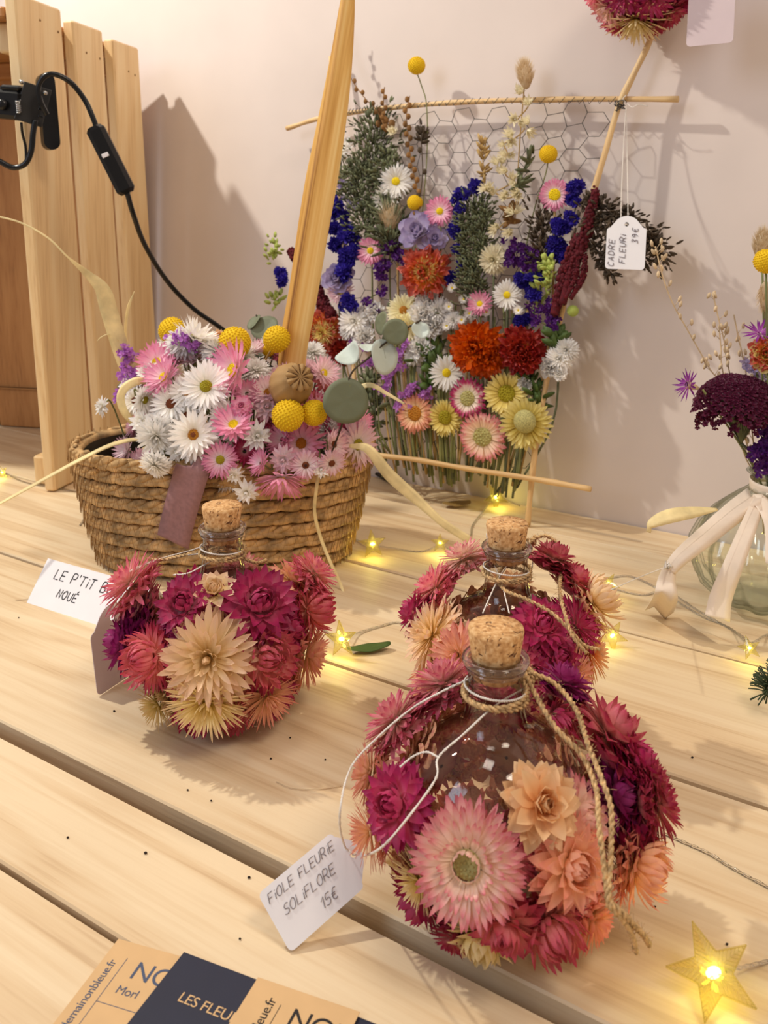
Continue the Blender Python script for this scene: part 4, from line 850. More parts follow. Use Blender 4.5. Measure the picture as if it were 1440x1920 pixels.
BF = [
 (392, 732, 94, 'daisy', W_, 'large white daisy with a domed olive-yellow centre, middle of the basket', 'olive_c', None, None, .01),
 (369, 815, 94, 'cup', W_, 'large white pointed daisy with a brown oval centre, above the ribbon', 'gold_c', None, 'brown_c', .008),
 (440, 703, 116, 'cup', PK, 'largest pink daisy with a yellow centre, below the big yellow ball', 'yellow_c', (-.75, .35, .6), None, .008),
 (439, 798, 84, 'cup', PK, 'pink daisy with a yellow centre facing up, above the white star flower', 'yellow_c', (0, .75, .65), None, .006),
 (294, 680, 78, 'cup', PK, 'pink daisy with a bright yellow centre, nearest the purple statice', 'yellow_c', (-.1, .6, .7), None, .0),
 (312, 712, 84, 'cup', PK, 'pink daisy turned left, just under the leftmost pink one', 'yellow_c', (-.5, .5, .5), None, .004),
 (350, 735, 66, 'daisy', W_, 'white daisy with a gold ring round a dark hole in its centre', 'gold_c', None, 'dark_c', 0),
 (321, 757, 78, 'daisy', W_, 'broad white daisy with a rusty brown centre, left of middle', 'brown_c', None, None, 0),
 (253, 751, 52, 'daisy', W_, 'small white daisy with a dark brown centre at the far left', 'brown_c', None, 'dark_c', 0),
 (276, 752, 66, 'cup', W_, 'white daisy seen from the side, olive centre, left edge of the bunch', 'olive_c', (.75, -.1, .5), None, .004),
 (422, 780, 58, 'daisy', W_, 'white daisy with a near black centre behind the pink upward one', 'dark_c', None, None, 0),
 (346, 777, 50, 'daisy', W_, 'white daisy with a brown centre behind the large pointed one', 'brown_c', None, None, -.004),
 (346, 648, 74, 'mum', W_, 'white many-petalled everlasting at the top left of the bunch', None, (-.1, .8, .4), None, .004),
 (374, 650, 92, 'cup', W_, 'white daisy on top of the bunch turned away, yellow centre edge on', 'yellow_c', (.5, .8, -.05), None, .010),
 (410, 662, 62, 'mum', W_, 'white everlasting just left of the big yellow ball', None, (.3, .7, .5), None, .002),
 (280, 700, 54, 'star', W_, 'small white star flower between the two left pink daisies', None, None, None, .002),
 (316, 648, 46, 'star', W_, 'small white everlasting below the upper left yellow ball', None, (0, .8, .4), None, .002),
 (307, 793, 62, 'cup', W_, 'white daisy facing up with an orange centre, left side', 'gold_c', (.1, .95, .15), None, 0),
 (301, 818, 76, 'mum', W_, 'white everlasting hanging face down above the left rim', None, (0, -.3, .9), None, .006),
 (482, 817, 60, 'star', W_, 'pale star shaped everlasting with a closed bud centre, front middle', None, (.2, .3, .9), None, .012),
 (271, 790, 50, 'star', W_, 'small white everlasting low on the left side', None, None, None, .004),
 (503, 737, 74, 'cup', PW, 'blush daisy with a brown centre under the upright yellow ball', 'gold_c', (0, .7, .6), None, 0),
 (500, 764, 60, 'star', PW, 'blush closed everlasting above the two touching yellow balls', None, None, None, .002),
 (565, 831, 92, 'cup', PK, 'mauve-pink daisy with an ochre centre below the touching yellow balls', 'gold_c', (0, .2, .9), None, 0),
 (622, 833, 62, 'cup', PW, 'blush daisy turned right with a brown-gold centre', 'brown_c', (.7, .1, .6), None, .002),
 (660, 833, 88, 'daisy', PW, 'blush daisy with a yellow and dark centre at the right rim', 'olive_c', (.6, .1, .75), 'dark_c', .006),
 (530, 824, 70, 'cup', PK, 'deep pink daisy opening to the left, right of the pale star', None, (-.5, .4, .6), None, -.002),
 (584, 662, 56, 'mum', W_, 'white everlasting at the foot of the palm strip', None, (.2, .8, .5), None, 0),
 (604, 702, 66, 'cup', PW, 'blush daisy with a yellow centre right of the poppy pod', 'yellow_c', (.6, .5, .5), None, .002),
 (413, 862, 66, 'daisy', PK, 'pink and white daisy with a yellow centre hanging over the rim beside the ribbon', 'olive_c'),
 (291, 872, 58, 'mum', W_, 'white everlasting drooping over the rim left of the ribbon', None, (-.2, -.6, .7)),
 (438, 890, 42, 'star', W_, 'small white everlasting below the rim, right of the ribbon', None, (0, -.4, .9)),
 (462, 922, 50, 'star', W_, 'lowest white star flower, hanging loose in front of the braid', None, (0, -.1, 1)),
 (527, 898, 100, 'cup', PK, 'bright pink daisy facing down like a fan, over the front rim', 'yellow_c', (0, -.75, .5)),
 (531, 862, 58, 'star', PW, 'white star flower with a round bud centre above the pink fan', None, (0, .1, 1)),
 (573, 872, 54, 'daisy', PW, 'small white daisy with a dark centre right of the pink fan', 'brown_c', (.1, .1, 1), 'dark_c'),
 (489, 868, 54, 'cup', PK, 'dusky pink daisy seen from the side left of the pink fan', None, (-.6, .4, .5)),
 (622, 868, 50, 'daisy', PW, 'small blush daisy with a brown centre near the right rim', 'brown_c', (.3, -.2, 1)),
 (602, 878, 42, 'star', W_, 'tiny white everlasting between two brown-centred daisies at the right rim', None, (.1, -.1, 1)),
 (191, 762, 40, 'star', W_, 'leftmost small white everlasting, sticking out beside the statice', None, (-.6, .2, .6)),
 (395, 840, 52, 'cup', W_, 'white daisy with a yellow centre edge on behind the pink and white one', 'yellow_c', (.8, .2, .4), None, 0),
 (364, 846, 50, 'star', W_, 'white closed everlasting right above the top of the ribbon', None, None, None, .004),
 (333, 846, 46, 'star', W_, 'white everlasting on the rim, left of the top of the ribbon', None, None, None, .002),
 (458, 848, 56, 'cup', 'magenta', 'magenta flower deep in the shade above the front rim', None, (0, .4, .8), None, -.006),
 (676, 795, 56, 'cup', PK, 'pink daisy peeping out under the big round eucalyptus leaf', None, (.8, .2, .5), None, 0),
 (453, 764, 40, 'rose', PK, 'rounded pink bud in the middle of the bunch', None, None, None, .008),
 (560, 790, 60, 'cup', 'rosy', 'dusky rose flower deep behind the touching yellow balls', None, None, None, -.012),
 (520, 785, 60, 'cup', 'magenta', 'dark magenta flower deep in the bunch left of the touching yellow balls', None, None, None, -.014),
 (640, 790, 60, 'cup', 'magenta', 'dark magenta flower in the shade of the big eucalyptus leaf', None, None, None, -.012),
 (463, 737, 56, 'cup', PK, 'pink daisy partly under the largest pink one', None, None, None, -.002),
 (545, 690, 50, 'cup', PW, 'blush flower behind the poppy pod', None, (0, .9, .3), None, -.01),
 (480, 690, 56, 'mum', W_, 'white everlasting between the big yellow ball and the upright one', None, (.1, .8, .5), None, -.004),
 (240, 722, 46, 'star', W_, 'small white everlasting against the raffia loop', None, (-.5, .4, .6), None, 0),
]
for b_ in BF:
    px, py, d, kd, col, lab = b_[:6]; c_ = b_[6] if len(b_) > 6 else 'auto'; bflower(px, py, d, kd, col, lab, c_ if c_ else None, *(b_[7:10] if len(b_) > 7 else ()))
LM = [(440, 643, 'the largest yellow ball'), (323, 620, 'the upper left yellow ball'), (519, 636, 'the upright yellow ball'), (545, 722, 'the poppy pod'), (565, 778, 'the two touching yellow balls'), (648, 752, 'the big round eucalyptus leaf'), (392, 732, 'the big olive-centred daisy'),
      (369, 815, 'the big brown-centred daisy'), (439, 703, 'the largest pink daisy'), (439, 798, 'the upward pink daisy'), (294, 680, 'the left pink daisy'), (362, 872, 'the top of the mauve ribbon'), (527, 898, 'the pink fan daisy'), (240, 690, 'the mauve statice spray'), (660, 833, 'the daisy at the right rim'),
      (555, 650, 'the foot of the palm strip'), (230, 745, 'the raffia loop'), (482, 817, 'the closed star flower')]
def to_px(p): v = p - CAMP; d = v.dot(FWD); return 720 + F * v.dot(RIGHT) / d, CY - F * v.dot(UPV) / d
rnd = random.Random(11); used = set(b_[5] for b_ in BF); CN_ = {'white': 'white', 'palewp': 'blush', 'daisypink': 'pink', 'rosy': 'rose red'}; KN_ = {'mum': 'many-petalled everlasting', 'star': 'star everlasting', 'cup': 'cupped everlasting'}
for i in range(150):
    a = rnd.uniform(0, 6.28); v = rnd.uniform(-.1, 1); rr = math.sqrt(1 - v * v) if v > 0 else 1; d = Vector((math.cos(a) * rr, math.sin(a) * rr, v))
    if d.y > .45: continue
    q = DC + Vector((d.x * DR[0], d.y * DR[1], max(-.02, d.z * DR[2]))) * 1.0 - d * rnd.uniform(.008, .016)
    n = Vector((d.x, d.y - .2, d.z + .2)).normalized(); left = q.x < DC.x + .02
    kd = rnd.choice(['mum', 'star', 'cup']); col = rnd.choice(['white', 'white', 'palewp'] if left else ['daisypink', 'palewp', 'rosy', 'white']); rr_ = rnd.uniform(.0125, .0155)
    x, y = to_px(q); lx, ly, ln = min(LM, key=lambda m: (m[0] - x) ** 2 + (m[1] - y) ** 2); dx, dy = x - lx, y - ly
    dr = 'behind' if dx * dx + dy * dy < 400 else ('left of' if dx < 0 else 'right of') if abs(dx) > 1.6 * abs(dy) else ('above' if dy < 0 else 'below') if abs(dy) > 1.6 * abs(dx) else ('above left of' if dy < 0 else 'below left of') if dx < 0 else ('above right of' if dy < 0 else 'below right of')
    lb = 'half buried %s %s, %s %s' % (CN_[col], KN_[kd], dr, ln)
    if lb in used or sum(1 for u_ in used if u_.endswith(dr + ' ' + ln)) > 1: continue
    used.add(lb); o = flower('everlasting', kd, col, q, n, rr_, None, None); tag(o, lb, 'flower', 'everlastings half buried in the basket'); add_stem(o, [q, q * .5 + (BC + Vector((0, 0, .05))) * .5, root_of(q)])
# yellow billy buttons
def billy(px, py, r, label, dz=.012, Y=None, parent=None, path=None, off=None):
    q = dome_hit(px, py, dz)[0] if Y is None else ATY(px, py, Y); R = px2m(r, q)
    if parent is not None:
        o = link('billy_button', billy_mesh(int(px) % 2), parent, Matrix.Translation(q - off) @ Matrix.Rotation(px, 4, 'X') @ Matrix.Scale(R, 4))
    else:
        o = link('billy_button', billy_mesh(int(px) % 2), None, Matrix.Translation(q) @ Matrix.Rotation(px, 4, 'X') @ Matrix.Scale(R, 4)); tag(o, label, 'flower')
    if path: add_stem(o, [q] + path, .0009, 'stem_dry')
    return o
for px, py, r, Y, lab in ((323, 620, 26, .84, 'yellow ball flower at the upper left, above the purple statice'), (440, 643, 31, .80, 'largest yellow ball flower, top middle of the basket'), (519, 636, 26, .80, 'yellow ball flower on a bare stem in front of the palm strip'),
                      (540, 779, 31, .748, 'left of the two touching yellow ball flowers'), (589, 774, 25, .757, 'right of the two touching yellow ball flowers, beside the round leaf'), (503, 656, 13, .83, 'small yellow ball flower mostly hidden behind the white everlastings')):
    q = ATY(px, py, Y); billy(px, py, r, lab, Y=Y, path=[q.lerp(DC, .4), root_of(q)])
q = ATY(411, 627, .84); o = flower('everlasting', 'star', 'peach', q, (0.1, -.2, 1), .009, None, 'brown_c'); tag(o, 'small dried brown bud beside the largest yellow ball', 'flower'); add_stem(o, [q, DC, root_of(q)])
# poppy pod
q = ATY(545, 722, .765); ax = (ATY(577, 695, .735) - q).normalized(); R = px2m(42, q)
pod = thing('poppy_pod', 'brown poppy seed pod with a fluted star cap, above the touching yellow balls', 'seed pod', q)
mb = MB(); lathe(mb, [(.0001, -1), (.25, -.98), (.6, -.82), (.88, -.45), (.98, 0), (.9, .42), (.66, .74), (.4, .88), (.36, 1.0)], 44, mod=lambda a, z: 1 + .05 * abs(math.sin(a * 5.5)) - .03)
link('capsule', mb.mesh('capsule', [M['pod']]), pod, aim((0, 0, 0), ax, 0, R))
mb = MB(); n_ = 88; vs = [(0, 0, 1.16)]; fs = []
for k_, (r, z) in enumerate(((.2, 1.18), (.4, 1.2), (.58, 1.16), (.64, 1.06), (.60, 1.0), (.3, .96))):
    for j in range(n_):
        a = 2 * math.pi * j / n_; g = .5 + .5 * math.cos(a * 11); rr = r * (1 - (.13 * (1 - g) if k_ in (2, 3, 4) else 0)); zz = z - (.10 * (1 - g) ** 1.5 if k_ < 3 else 0); vs.append((rr * math.cos(a), rr * math.sin(a), zz))
for k_ in range(5):
    for j in range(n_): w2 = (j + 1) % n_; fs.append((1 + k_ * n_ + j, 1 + k_ * n_ + n_ + j, 1 + k_ * n_ + n_ + w2, 1 + k_ * n_ + w2))
fs += [(0, 1 + j, 1 + (j + 1) % n_) for j in range(n_)]
mb.add(vs, fs); cap = link('star_cap', mb.mesh('star_cap', [M['pod']]), pod, aim((0, 0, 0), ax, 0, R * 1.05))
mb = MB()
for j in range(11):
    a = math.pi * (2 * j + 1) / 11; tube(mb, [(math.cos(a) * r, math.sin(a) * r, 1.115 if r < .5 else 1.05) for r in (.06, .3, .5, .58)], .028, 5)
link('groove', mb.mesh('groove', [M['pod_dark']]), cap)
mb = MB(); tube(mb, cr([-ax * R, -ax * R * 2 + Vector((0, 0, -.02)), root_of(q) - q]), .0015, 6); mb.build('stem', M['stem_dry'], pod)
# eucalyptus sprigs
def leaf_disc(name, parent, off, c, n, R, mat, curl=.15, stretch=1.0, fold=0.0, roll=0):
    mb = MB(); vs = [(0, 0, 0)]; fs = []; N_ = 28
    for k_ in range(1, 5):
        for j in range(N_):
            a = 2 * math.pi * j / N_; r = k_ / 4; x = r * math.cos(a) * stretch; y = r * math.sin(a) * (1 + .06 * math.cos(a)); vs.append((x, y, curl * (x * x) + fold * abs(y) + .02 * math.sin(5 * a) * r))
    fs = [(0, 1 + j, 1 + (j + 1) % N_) for j in range(N_)]
    for k_ in range(3):
        for j in range(N_): w2 = (j + 1) % N_; fs.append((1 + k_ * N_ + j, 1 + (k_ + 1) * N_ + j, 1 + (k_ + 1) * N_ + w2, 1 + k_ * N_ + w2))
    mb.add(vs, fs); top = len(mb.v); mb.add([(x, y, z - .014) for x, y, z in vs], [tuple(reversed(f)) for f in fs])
    o_ = 1 + 3 * N_; mb.f += [(o_ + j, top + o_ + j, top + o_ + (j + 1) % N_, o_ + (j + 1) % N_) for j in range(N_)]; mb.mi += [0] * N_
    return link(name, mb.mesh(name, [mat]), parent, aim(c - off, n, roll, R))
q = ATY(648, 752, .745); eu = thing('eucalyptus_sprig', 'eucalyptus sprig with one big round grey-green leaf and smaller pale ones', 'leaf sprig', q)
def eleaf(px, py, Y, r, n, mat='euca', **kw): p = ATY(px, py, Y); leaf_disc('leaf', eu, q, p, Vector(n).normalized(), px2m(r, p), M[mat], **kw)
eleaf(648, 752, .742, 43, (.05, -1, .15), curl=.08, roll=.3)
eleaf(657, 666, .76, 23, (-.5, -.7, .6), 'euca_pale', curl=.6, stretch=1.1, roll=.9); eleaf(716, 670, .755, 34, (.6, -.9, .2), 'euca_pale', curl=.5, stretch=.85, roll=.2); eleaf(728, 660, .765, 33, (.85, -.5, .3), curl=.3, stretch=.6)
eleaf(741, 622, .755, 25, (.1, -1, .25), curl=.12); eleaf(716, 606, .765, 23, (-.9, -.5, .2), curl=.2, stretch=.9); eleaf(786, 622, .755, 18, (.3, -.8, .7), 'euca_pale', curl=.5, fold=.3); eleaf(690, 652, .76, 16, (0, -.3, 1), 'euca_pale', curl=.3)
mb = MB(); tube(mb, cr([ATY(790, 600, .757) - q, ATY(755, 620, .757) - q, ATY(720, 645, .757) - q, ATY(690, 672, .752) - q, ATY(655, 708, .745) - q, ATY(640, 800, .76) - q, root_of(q) - q]), .0009, 6); mb.build('stem', M['foliage_d'], eu)
q = ATY(500, 620, .89); eu = thing('eucalyptus_sprig', 'eucalyptus leaves behind the palm strip, left of it', 'leaf sprig', q)
eleaf(497, 616, .87, 27, (-.2, -.8, .6), curl=.25, stretch=1.0); eleaf(476, 604, .875, 18, (-.5, -.5, .7), curl=.3, stretch=.7); eleaf(492, 650, .87, 22, (-.2, -.7, .5), curl=.2, stretch=1.2)
mb = MB(); tube(mb, cr([ATY(480, 590, .88) - q, ATY(505, 640, .875) - q, ATY(520, 720, .86) - q, root_of(q) - q]), .0009, 6); mb.build('stem', M['foliage_d'], eu)
# purple statice sprays
def statice(label, pts, col, Y, r=9, n=9, parent=None, off=None, seed=0, stemto=None, spread=12):
    p0 = ATY(pts[0][0], pts[0][1], Y); off = off if off is not None else p0
    t = thing('statice_sprig', label, 'flower', p0) if parent is None else bpy.data.objects.new('statice', None)
    if parent is not None: COL.objects.link(t); t.parent = parent; t.location = p0 - off; off = p0
    rnd = random.Random(seed); mb = MB()
    base = bloom(K_['floret'], seed=1); 
    for (px, py) in pts:
        for i in range(n):
            q = ATY(px + rnd.gauss(0, spread * .55), py + rnd.gauss(0, spread * .45), Y + rnd.uniform(-.008, .006)); mb.merge(base, aim(q - off, (rnd.uniform(-1, 1), -.6 + rnd.uniform(-.6, .4), rnd.uniform(-.1, 1.2)), rnd.uniform(0, 6), px2m(r, q) * rnd.uniform(.6, 1)))
    mb.build('petals', P[col], t); s_ = MB()
    if stemto is not None:
        path = [ATY(a, b, Y + .004) - off for a, b in pts] + [stemto - off]; tube(s_, cr(path, 4), .0008, 5)
        s_.build('stem', M['stem'], t)
    return t
statice('mauve statice spray leaning out at the left of the basket', [(228, 658), (238, 664), (233, 690), (246, 705), (240, 720), (226, 745)], 'mauve', .825, 13, 9, seed=1, stemto=BC + Vector((-.04, 0, .03)), spread=13)
statice('violet statice tuft in front of the upper left yellow ball', [(338, 634), (352, 640), (362, 646)], 'mauve', .80, 12, 8, seed=2, stemto=DC, spread=12)
statice('deep purple statice low in the bunch above the front rim', [(470, 850), (450, 855)], 'violet', .765, 8, 8, seed=3, stemto=DC, spread=12)
# raffia and palm strips
def strip(name, label, pts, w, mat, normal=(0, -1, .2), wave=.02, cat='raffia strip', ends=(.3, .1), th=.0004):
    P_ = [ATY(a, b, Y) for a, b, Y in pts]; t = MB(); path = cr(P_, 8); c = P_[0]
    ws = (lambda u: w * min(1, ends[0] + u * 5, ends[1] + (1 - u) * 5)) if not callable(w) else w
    ribbon_strip(t, [p - c for p in path], ws, normal, th, wave=wave); o = t.build(name, mat); o.location = c; return tag(o, label, cat)
pts = [(545, 820, .82), (548, 672, .815), (570, 540, .81), (592, 400, .805), (622, 230, .80), (640, 110, .795), (652, 0, .79), (660, -90, .785)]
px_w = [(0, 50), (.17, 54), (.32, 56), (.48, 60), (.68, 44), (.82, 30), (.93, 16), (1, 4)]
def interp(u, tab=px_w):
    for (a, b), (c, d) in zip(tab, tab[1:]):
        if u <= c: return (b + (d - b) * (u - a) / (c - a)) / F * .82
    return tab[-1][1] / F * .82
P_ = [ATY(a, b, Y) for a, b, Y in pts]; mb = MB(); ribbon_strip(mb, [p - P_[1] for p in cr(P_, 8)], interp, (-.15, -1, 0), .0008, wave=.06)
Rm = (P_[5] - P_[1]).normalized().to_track_quat('X', 'Z').to_matrix(); mb.v = [tuple(Rm.transposed() @ Vector(v)) for v in mb.v]
o = mb.build('palm_strip', M['straw_strip']); o.matrix_basis = Matrix.Translation(P_[1]) @ Rm.to_4x4(); tag(o, 'tall tapering golden palm strip rising out of the basket past the top', 'palm strip')
strip('raffia_strip', 'wide pale raffia blade rising at the left, bent to a thin tip leftwards', [(285, 790, .84), (240, 690, .83), (222, 640, .825), (205, 585, .82), (192, 543, .815), (165, 515, .81), (125, 480, .80), (90, 446, .80), (40, 418, .80), (-10, 404, .80)],
      lambda u: (.0155 if u < .40 else max(.0016, .0155 - (u - .40) * .055)) , M['raffia'], wave=.12)
strip('raffia_strip', 'thin curly raffia thread standing beside the wide pale blade', [(262, 800, .84), (240, 660, .83), (236, 620, .83), (240, 580, .83), (252, 546, .83)], .0028, M['raffia'])
strip('raffia_strip', 'fine raffia hair curling left off the wide pale blade', [(222, 640, .824), (206, 627, .822), (190, 632, .82), (182, 640, .82)], .0009, M['raffia'])
strip('raffia_strip', 'long raffia strand reaching out over the left rim to the frame edge', [(320, 840, .80), (270, 824, .79), (215, 832, .775), (150, 862, .765), (80, 900, .755), (0, 944, .745), (-40, 965, .74)], lambda u: .0065 * (1 - u * .6), M['raffia'], (0, -.5, 1), wave=.15)
strip('raffia_strip', 'pale folded raffia lying inside the left rim', [(375, 858, .80), (330, 842, .80), (290, 838, .80), (258, 846, .80)], .008, M['raffia'], (0, -.6, 1), wave=.12)
strip('raffia_strip', 'pale raffia loop around the left side of the flowers', [(300, 800, .80), (262, 800, .79), (235, 775, .785), (226, 745, .785), (238, 724, .785), (262, 714, .79), (285, 722, .80)], .0075, M['raffia'], lambda u: (-math.cos(u * 3), -1, math.sin(u * 3) * .6), wave=.1)
strip('raffia_strip', 'broad raffia strand falling from the right rim to the table', [(655, 836, .78), (690, 842, .775), (730, 890, .772), (780, 935, .77), (830, 980, .765), (882, 1014, .7655)], lambda u: .0030 + .0075 * math.sin(min(1, u * 1.4) * 2.6), M['raffia'], (-.3, -.8, .6), wave=.15)
strip('raffia_strip', 'short split raffia end pointing right below the round leaf', [(640, 745, .77), (690, 722, .76), (725, 738, .755), (758, 757, .75)], lambda u: .006 * (1 - u * .7), M['raffia'], (0, -.8, .6), wave=.15)
strip('raffia_strip', 'thin raffia thread trailing down the front right of the basket', [(600, 860, .756), (594, 910, .748), (590, 960, .75), (602, 1010, .755), (622, 1060, .752), (640, 1100, .75), (654, 1142, .735)], .0028, M['raffia'])
# ================================================================== wall hanging: twig frame, wire mesh, dried flowers
HP0 = wuv(0, G(988, 985).dot(WN), 0); HP1 = wuv(0, WOFF - .020, .44)
HV = (HP1 - HP0).normalized(); HN = WU.cross(HV).normalized()
if HN.dot(CAMP - HP0) < 0: HN = -HN
def hp(px, py, lift=.006): return PL(px, py, HP0 + HN * lift, HN)
HO = hp(988, 985, 0)
hang = thing('flower_wall_hanging', 'twig frame with wire netting full of colourful dried flowers, leaning on the wall', 'wall decoration', HO)
def twig(pts, r, lift=0.0, nobs=6):
    rnd = random.Random(int(pts[0][0])); mb = MB(); path = cr([hp(a, b, lift) for a, b in pts], 8); c = sum(path, Vector()) / len(path)
    R = (path[-1] - path[0]).normalized().to_track_quat('X', 'Z').to_matrix(); ph = [rnd.uniform(0, 6) for _ in range(3)]
    tube(mb, [R.transposed() @ (p - c) for p in path], lambda u: r * (1 + .07 * math.sin(u * 31 + ph[0]) + .06 * math.sin(u * 57 + ph[1])), 9)
    o = mb.build('twig', M['twig'], hang); o.matrix_basis = Matrix.Translation(c - HO) @ R.to_4x4(); return o
twig([(538, 241), (600, 222), (700, 206), (800, 196), (906, 190), (1080, 186), (1272, 186)], .0029, .001)
twig([(1228, 40), (1216, 82), (1188, 140), (1160, 200), (1135, 285), (1110, 370), (1075, 500), (1040, 640), (1020, 740), (1004, 840), (996, 910), (989, 984)], .0031, .0045)
twig([(621, 106), (632, 300), (650, 520), (668, 760), (676, 884)], .0029, .0045)
twig([(640, 838), (700, 852), (780, 862), (860, 876), (1000, 898), (1108, 917)], .0029, .0115)
# hexagonal netting
def hloc(p): v = p - HO; return v.dot(-WU), v.dot(HV)
poly = [hloc(hp(a, b, 0)) for a, b in ((632, 215), (720, 203), (906, 190), (1158, 190), (1135, 285), (1085, 470), (1040, 640), (1010, 800), (1000, 895), (860, 876), (672, 846))]
def inside(x, y):
    c = False
    for (x1, y1), (x2, y2) in zip(poly, poly[1:] + poly[:1]):
        if (y1 > y) != (y2 > y) and x < (x2 - x1) * (y - y1) / (y2 - y1) + x1: c = not c
    return c
mb = MB(); hw, hh_ = .0285, .0235; jit = {}; rnd = random.Random(3)
def hv(i, j):
    # vertex lattice of flat-top-and-bottom hexagons
    k_ = (i, j)
    if k_ not in jit: jit[k_] = (rnd.uniform(-.0018, .0018), rnd.uniform(-.0018, .0018), rnd.uniform(-.002, .003))
    return jit[k_]
x0 = min(p[0] for p in poly); y0 = min(p[1] for p in poly); E_ = set()
for c in range(-1, 22):
    for r_ in range(-1, 30):
        cx = c * hw * .75 * 1.0; cy = (r_ + .5 * (c % 2)) * hh_
        hx = [(cx + dx * hw / 2, cy + dy * hh_ / 2) for dx, dy in ((-1, 0), (-.5, 1), (.5, 1), (1, 0), (.5, -1), (-.5, -1))]
        for a, b in zip(hx, hx[1:] + hx[:1]):
            ka = (round(a[0] / hw * 8), round(a[1] / hh_ * 4)); kb = (round(b[0] / hw * 8), round(b[1] / hh_ * 4))
            if (ka, kb) in E_ or (kb, ka) in E_: continue
            E_.add((ka, kb)); ja, jb = hv(*ka), hv(*kb); A_ = (a[0] + ja[0] + x0, a[1] + ja[1] + y0); B_ = (b[0] + jb[0] + x0, b[1] + jb[1] + y0)
            if inside(*A_) and inside(*B_):
                tube(mb, [-WU * A_[0] + HV * A_[1] + HN * (.0035 + ja[2]), -WU * B_[0] + HV * B_[1] + HN * (.0035 + jb[2])], .00042, 4)
for (x1, y1), (x2, y2) in ((poly[3], poly[2]), (poly[2], poly[1]), (poly[1], poly[0])):          # wire wound along the top twig
    for q in range(14):
        u = q / 14; x = x1 + (x2 - x1) * u; y = y1 + (y2 - y1) * u; tube(mb, [-WU * x + HV * (y + .003) + HN * .006, -WU * (x - .006) + HV * (y - .003) + HN * .005, -WU * (x - .010) + HV * (y + .003) + HN * .002], .00045, 4)
kn = hp(1162, 197, .008) - HO
for q in range(9): tube(mb, [kn + Vector([rnd.uniform(-.006, .006) for _ in range(3)]) for _ in range(4)], .0005, 4)
mb.build('wire_netting', M['wire'], hang)
# heads
def hflower(name, px, py, d, kind, col, centre='auto', lift=.010, tilt=(0, 0), ring=None, label=None, stem=True, seed=None):
    q = hp(px, py, lift) ; n = (HN * .8 + (CAMP - q).normalized() * .5 + RIGHT * tilt[0] + Vector((0, 0, 1)) * tilt[1]).normalized(); R = px2m(d, q) / 2 * 1.1
    o = flower(name, kind, col, q - HO, n, R, hang, centre, ring, seed=seed, label=label)
    if stem:
        ey_ = 852 + (px - 700) * .14 + random.uniform(2, 42); bx = px * .62 + 860 * .38 + random.uniform(-8, 8)
        if px < 700: bx = max(bx, 690)
        mb = MB(); e = hp(bx, max(ey_, py + 30), .003) - HO; m_ = hp(px * .85 + bx * .15, (py + ey_) / 2, .0035) - HO
        tube(mb, cr([q - HO - n * R * .15, m_, e], 4), random.uniform(.0008, .0016), 5); link('stem', mb.mesh('stem', [M[random.choice(['stem', 'stem', 'stem_dry', 'foliage'])]]), o, o.matrix_basis.inverted())
    return o
for a in [(743, 340, 66, 'daisy', 'white', 'yellow_c'), (728, 372, 60, 'cup', 'white', None, .008, (-.3, -.3)), (637, 280, 56, 'cup', 'white', 'yellow_c', .008, (0, .5)), (838, 699, 68, 'daisy', 'white', 'yellow_c'), (951, 553, 56, 'daisy', 'white', 'yellow_c'),
          (825, 396, 56, 'daisy', 'daisypink', 'yellow_c'), (1040, 365, 58, 'disc', 'daisypink', 'yellow_c'), (695, 470, 54, 'daisy', 'daisypink', 'yellow_c'), (900, 570, 52, 'cup', 'daisypink', 'yellow_c', .012, (0, .4)), (640, 548, 54, 'cup', 'palewp', 'yellow_c', .010, (0, .5)),
          (808, 585, 46, 'daisy', 'white', 'yellow_c')]:
    hflower('daisy', a[0], a[1], a[2], a[3], a[4], a[5], *(a[6:]))
for a in [(877, 747, 74, 'disc', 'magwhite', 'green_c', .014, (-.2, .1)), (835, 783, 68, 'disc', 'yellow', 'olive_c', .010, (-.2, 0)), (905, 819, 90, 'disc', 'palepink', 'green_c', .016, (0, -.1)), (950, 738, 82, 'disc', 'yellow', 'olive_c', .013, (.1, .1)),
          (986, 794, 94, 'disc', 'yellow', 'green_c', .016, (.1, 0)), (778, 775, 72, 'disc', 'peachpink', 'gold_c', .012, (-.2, .1))]:
    hflower('strawflower', *a[:5], a[5], a[6], a[7], label={'magwhite': 'white strawflower with magenta tips', 'yellow': 'pale yellow strawflower', 'palepink': 'pink strawflower with a cream middle', 'peachpink': 'peach strawflower'}[a[4]])
q = hp(984, 790, .024); mb = MB(); ball(mb, (0, 0, 0), px2m(22, q), 20, 12, sc=(1, 1, .7)); o = mb.build('seed_button', M['green_c'], hang); o.matrix_basis = aim(q - HO, HN)
for a in [(797, 510, 100, 'zinnia', 'coral', 'yellow_c', .014), (893, 652, 104, 'zinnia', 'orange', None, .016), (915, 668, 80, 'zinnia', 'orange', None, .012), (978, 656, 90, 'zinnia', 'red', None, .014), (606, 620, 86, 'zinnia', 'coral', 'yellow_c', .010), (640, 660, 50, 'zinnia', 'red', None, .006), (985, 672, 60, 'frill', 'red', None, .018)]:
    hflower('dahlia', *a[:5], a[5], a[6], label={'coral': 'coral red dahlia with a yellow middle', 'orange': 'crumpled orange dahlia', 'red': 'dark red dahlia'}[a[4]])
for px, py, d in ((797, 508, 52), (604, 624, 44), (985, 650, 22)): hflower('dahlia_middle', px, py, d, 'shaggy', 'yellow' if d > 30 else 'coral', None, .020, stem=False, label='yellow ragged middle')
for a in [(785, 437, 84, 'rosette', 'lilac', None, .014, (0, .5)), (633, 522, 64, 'rosette', 'lilac', None, .012, (0, .3)), (815, 447, 50, 'rosette', 'lilac', None, .010, (.4, .2))]: hflower('lilac_rosette', *a)
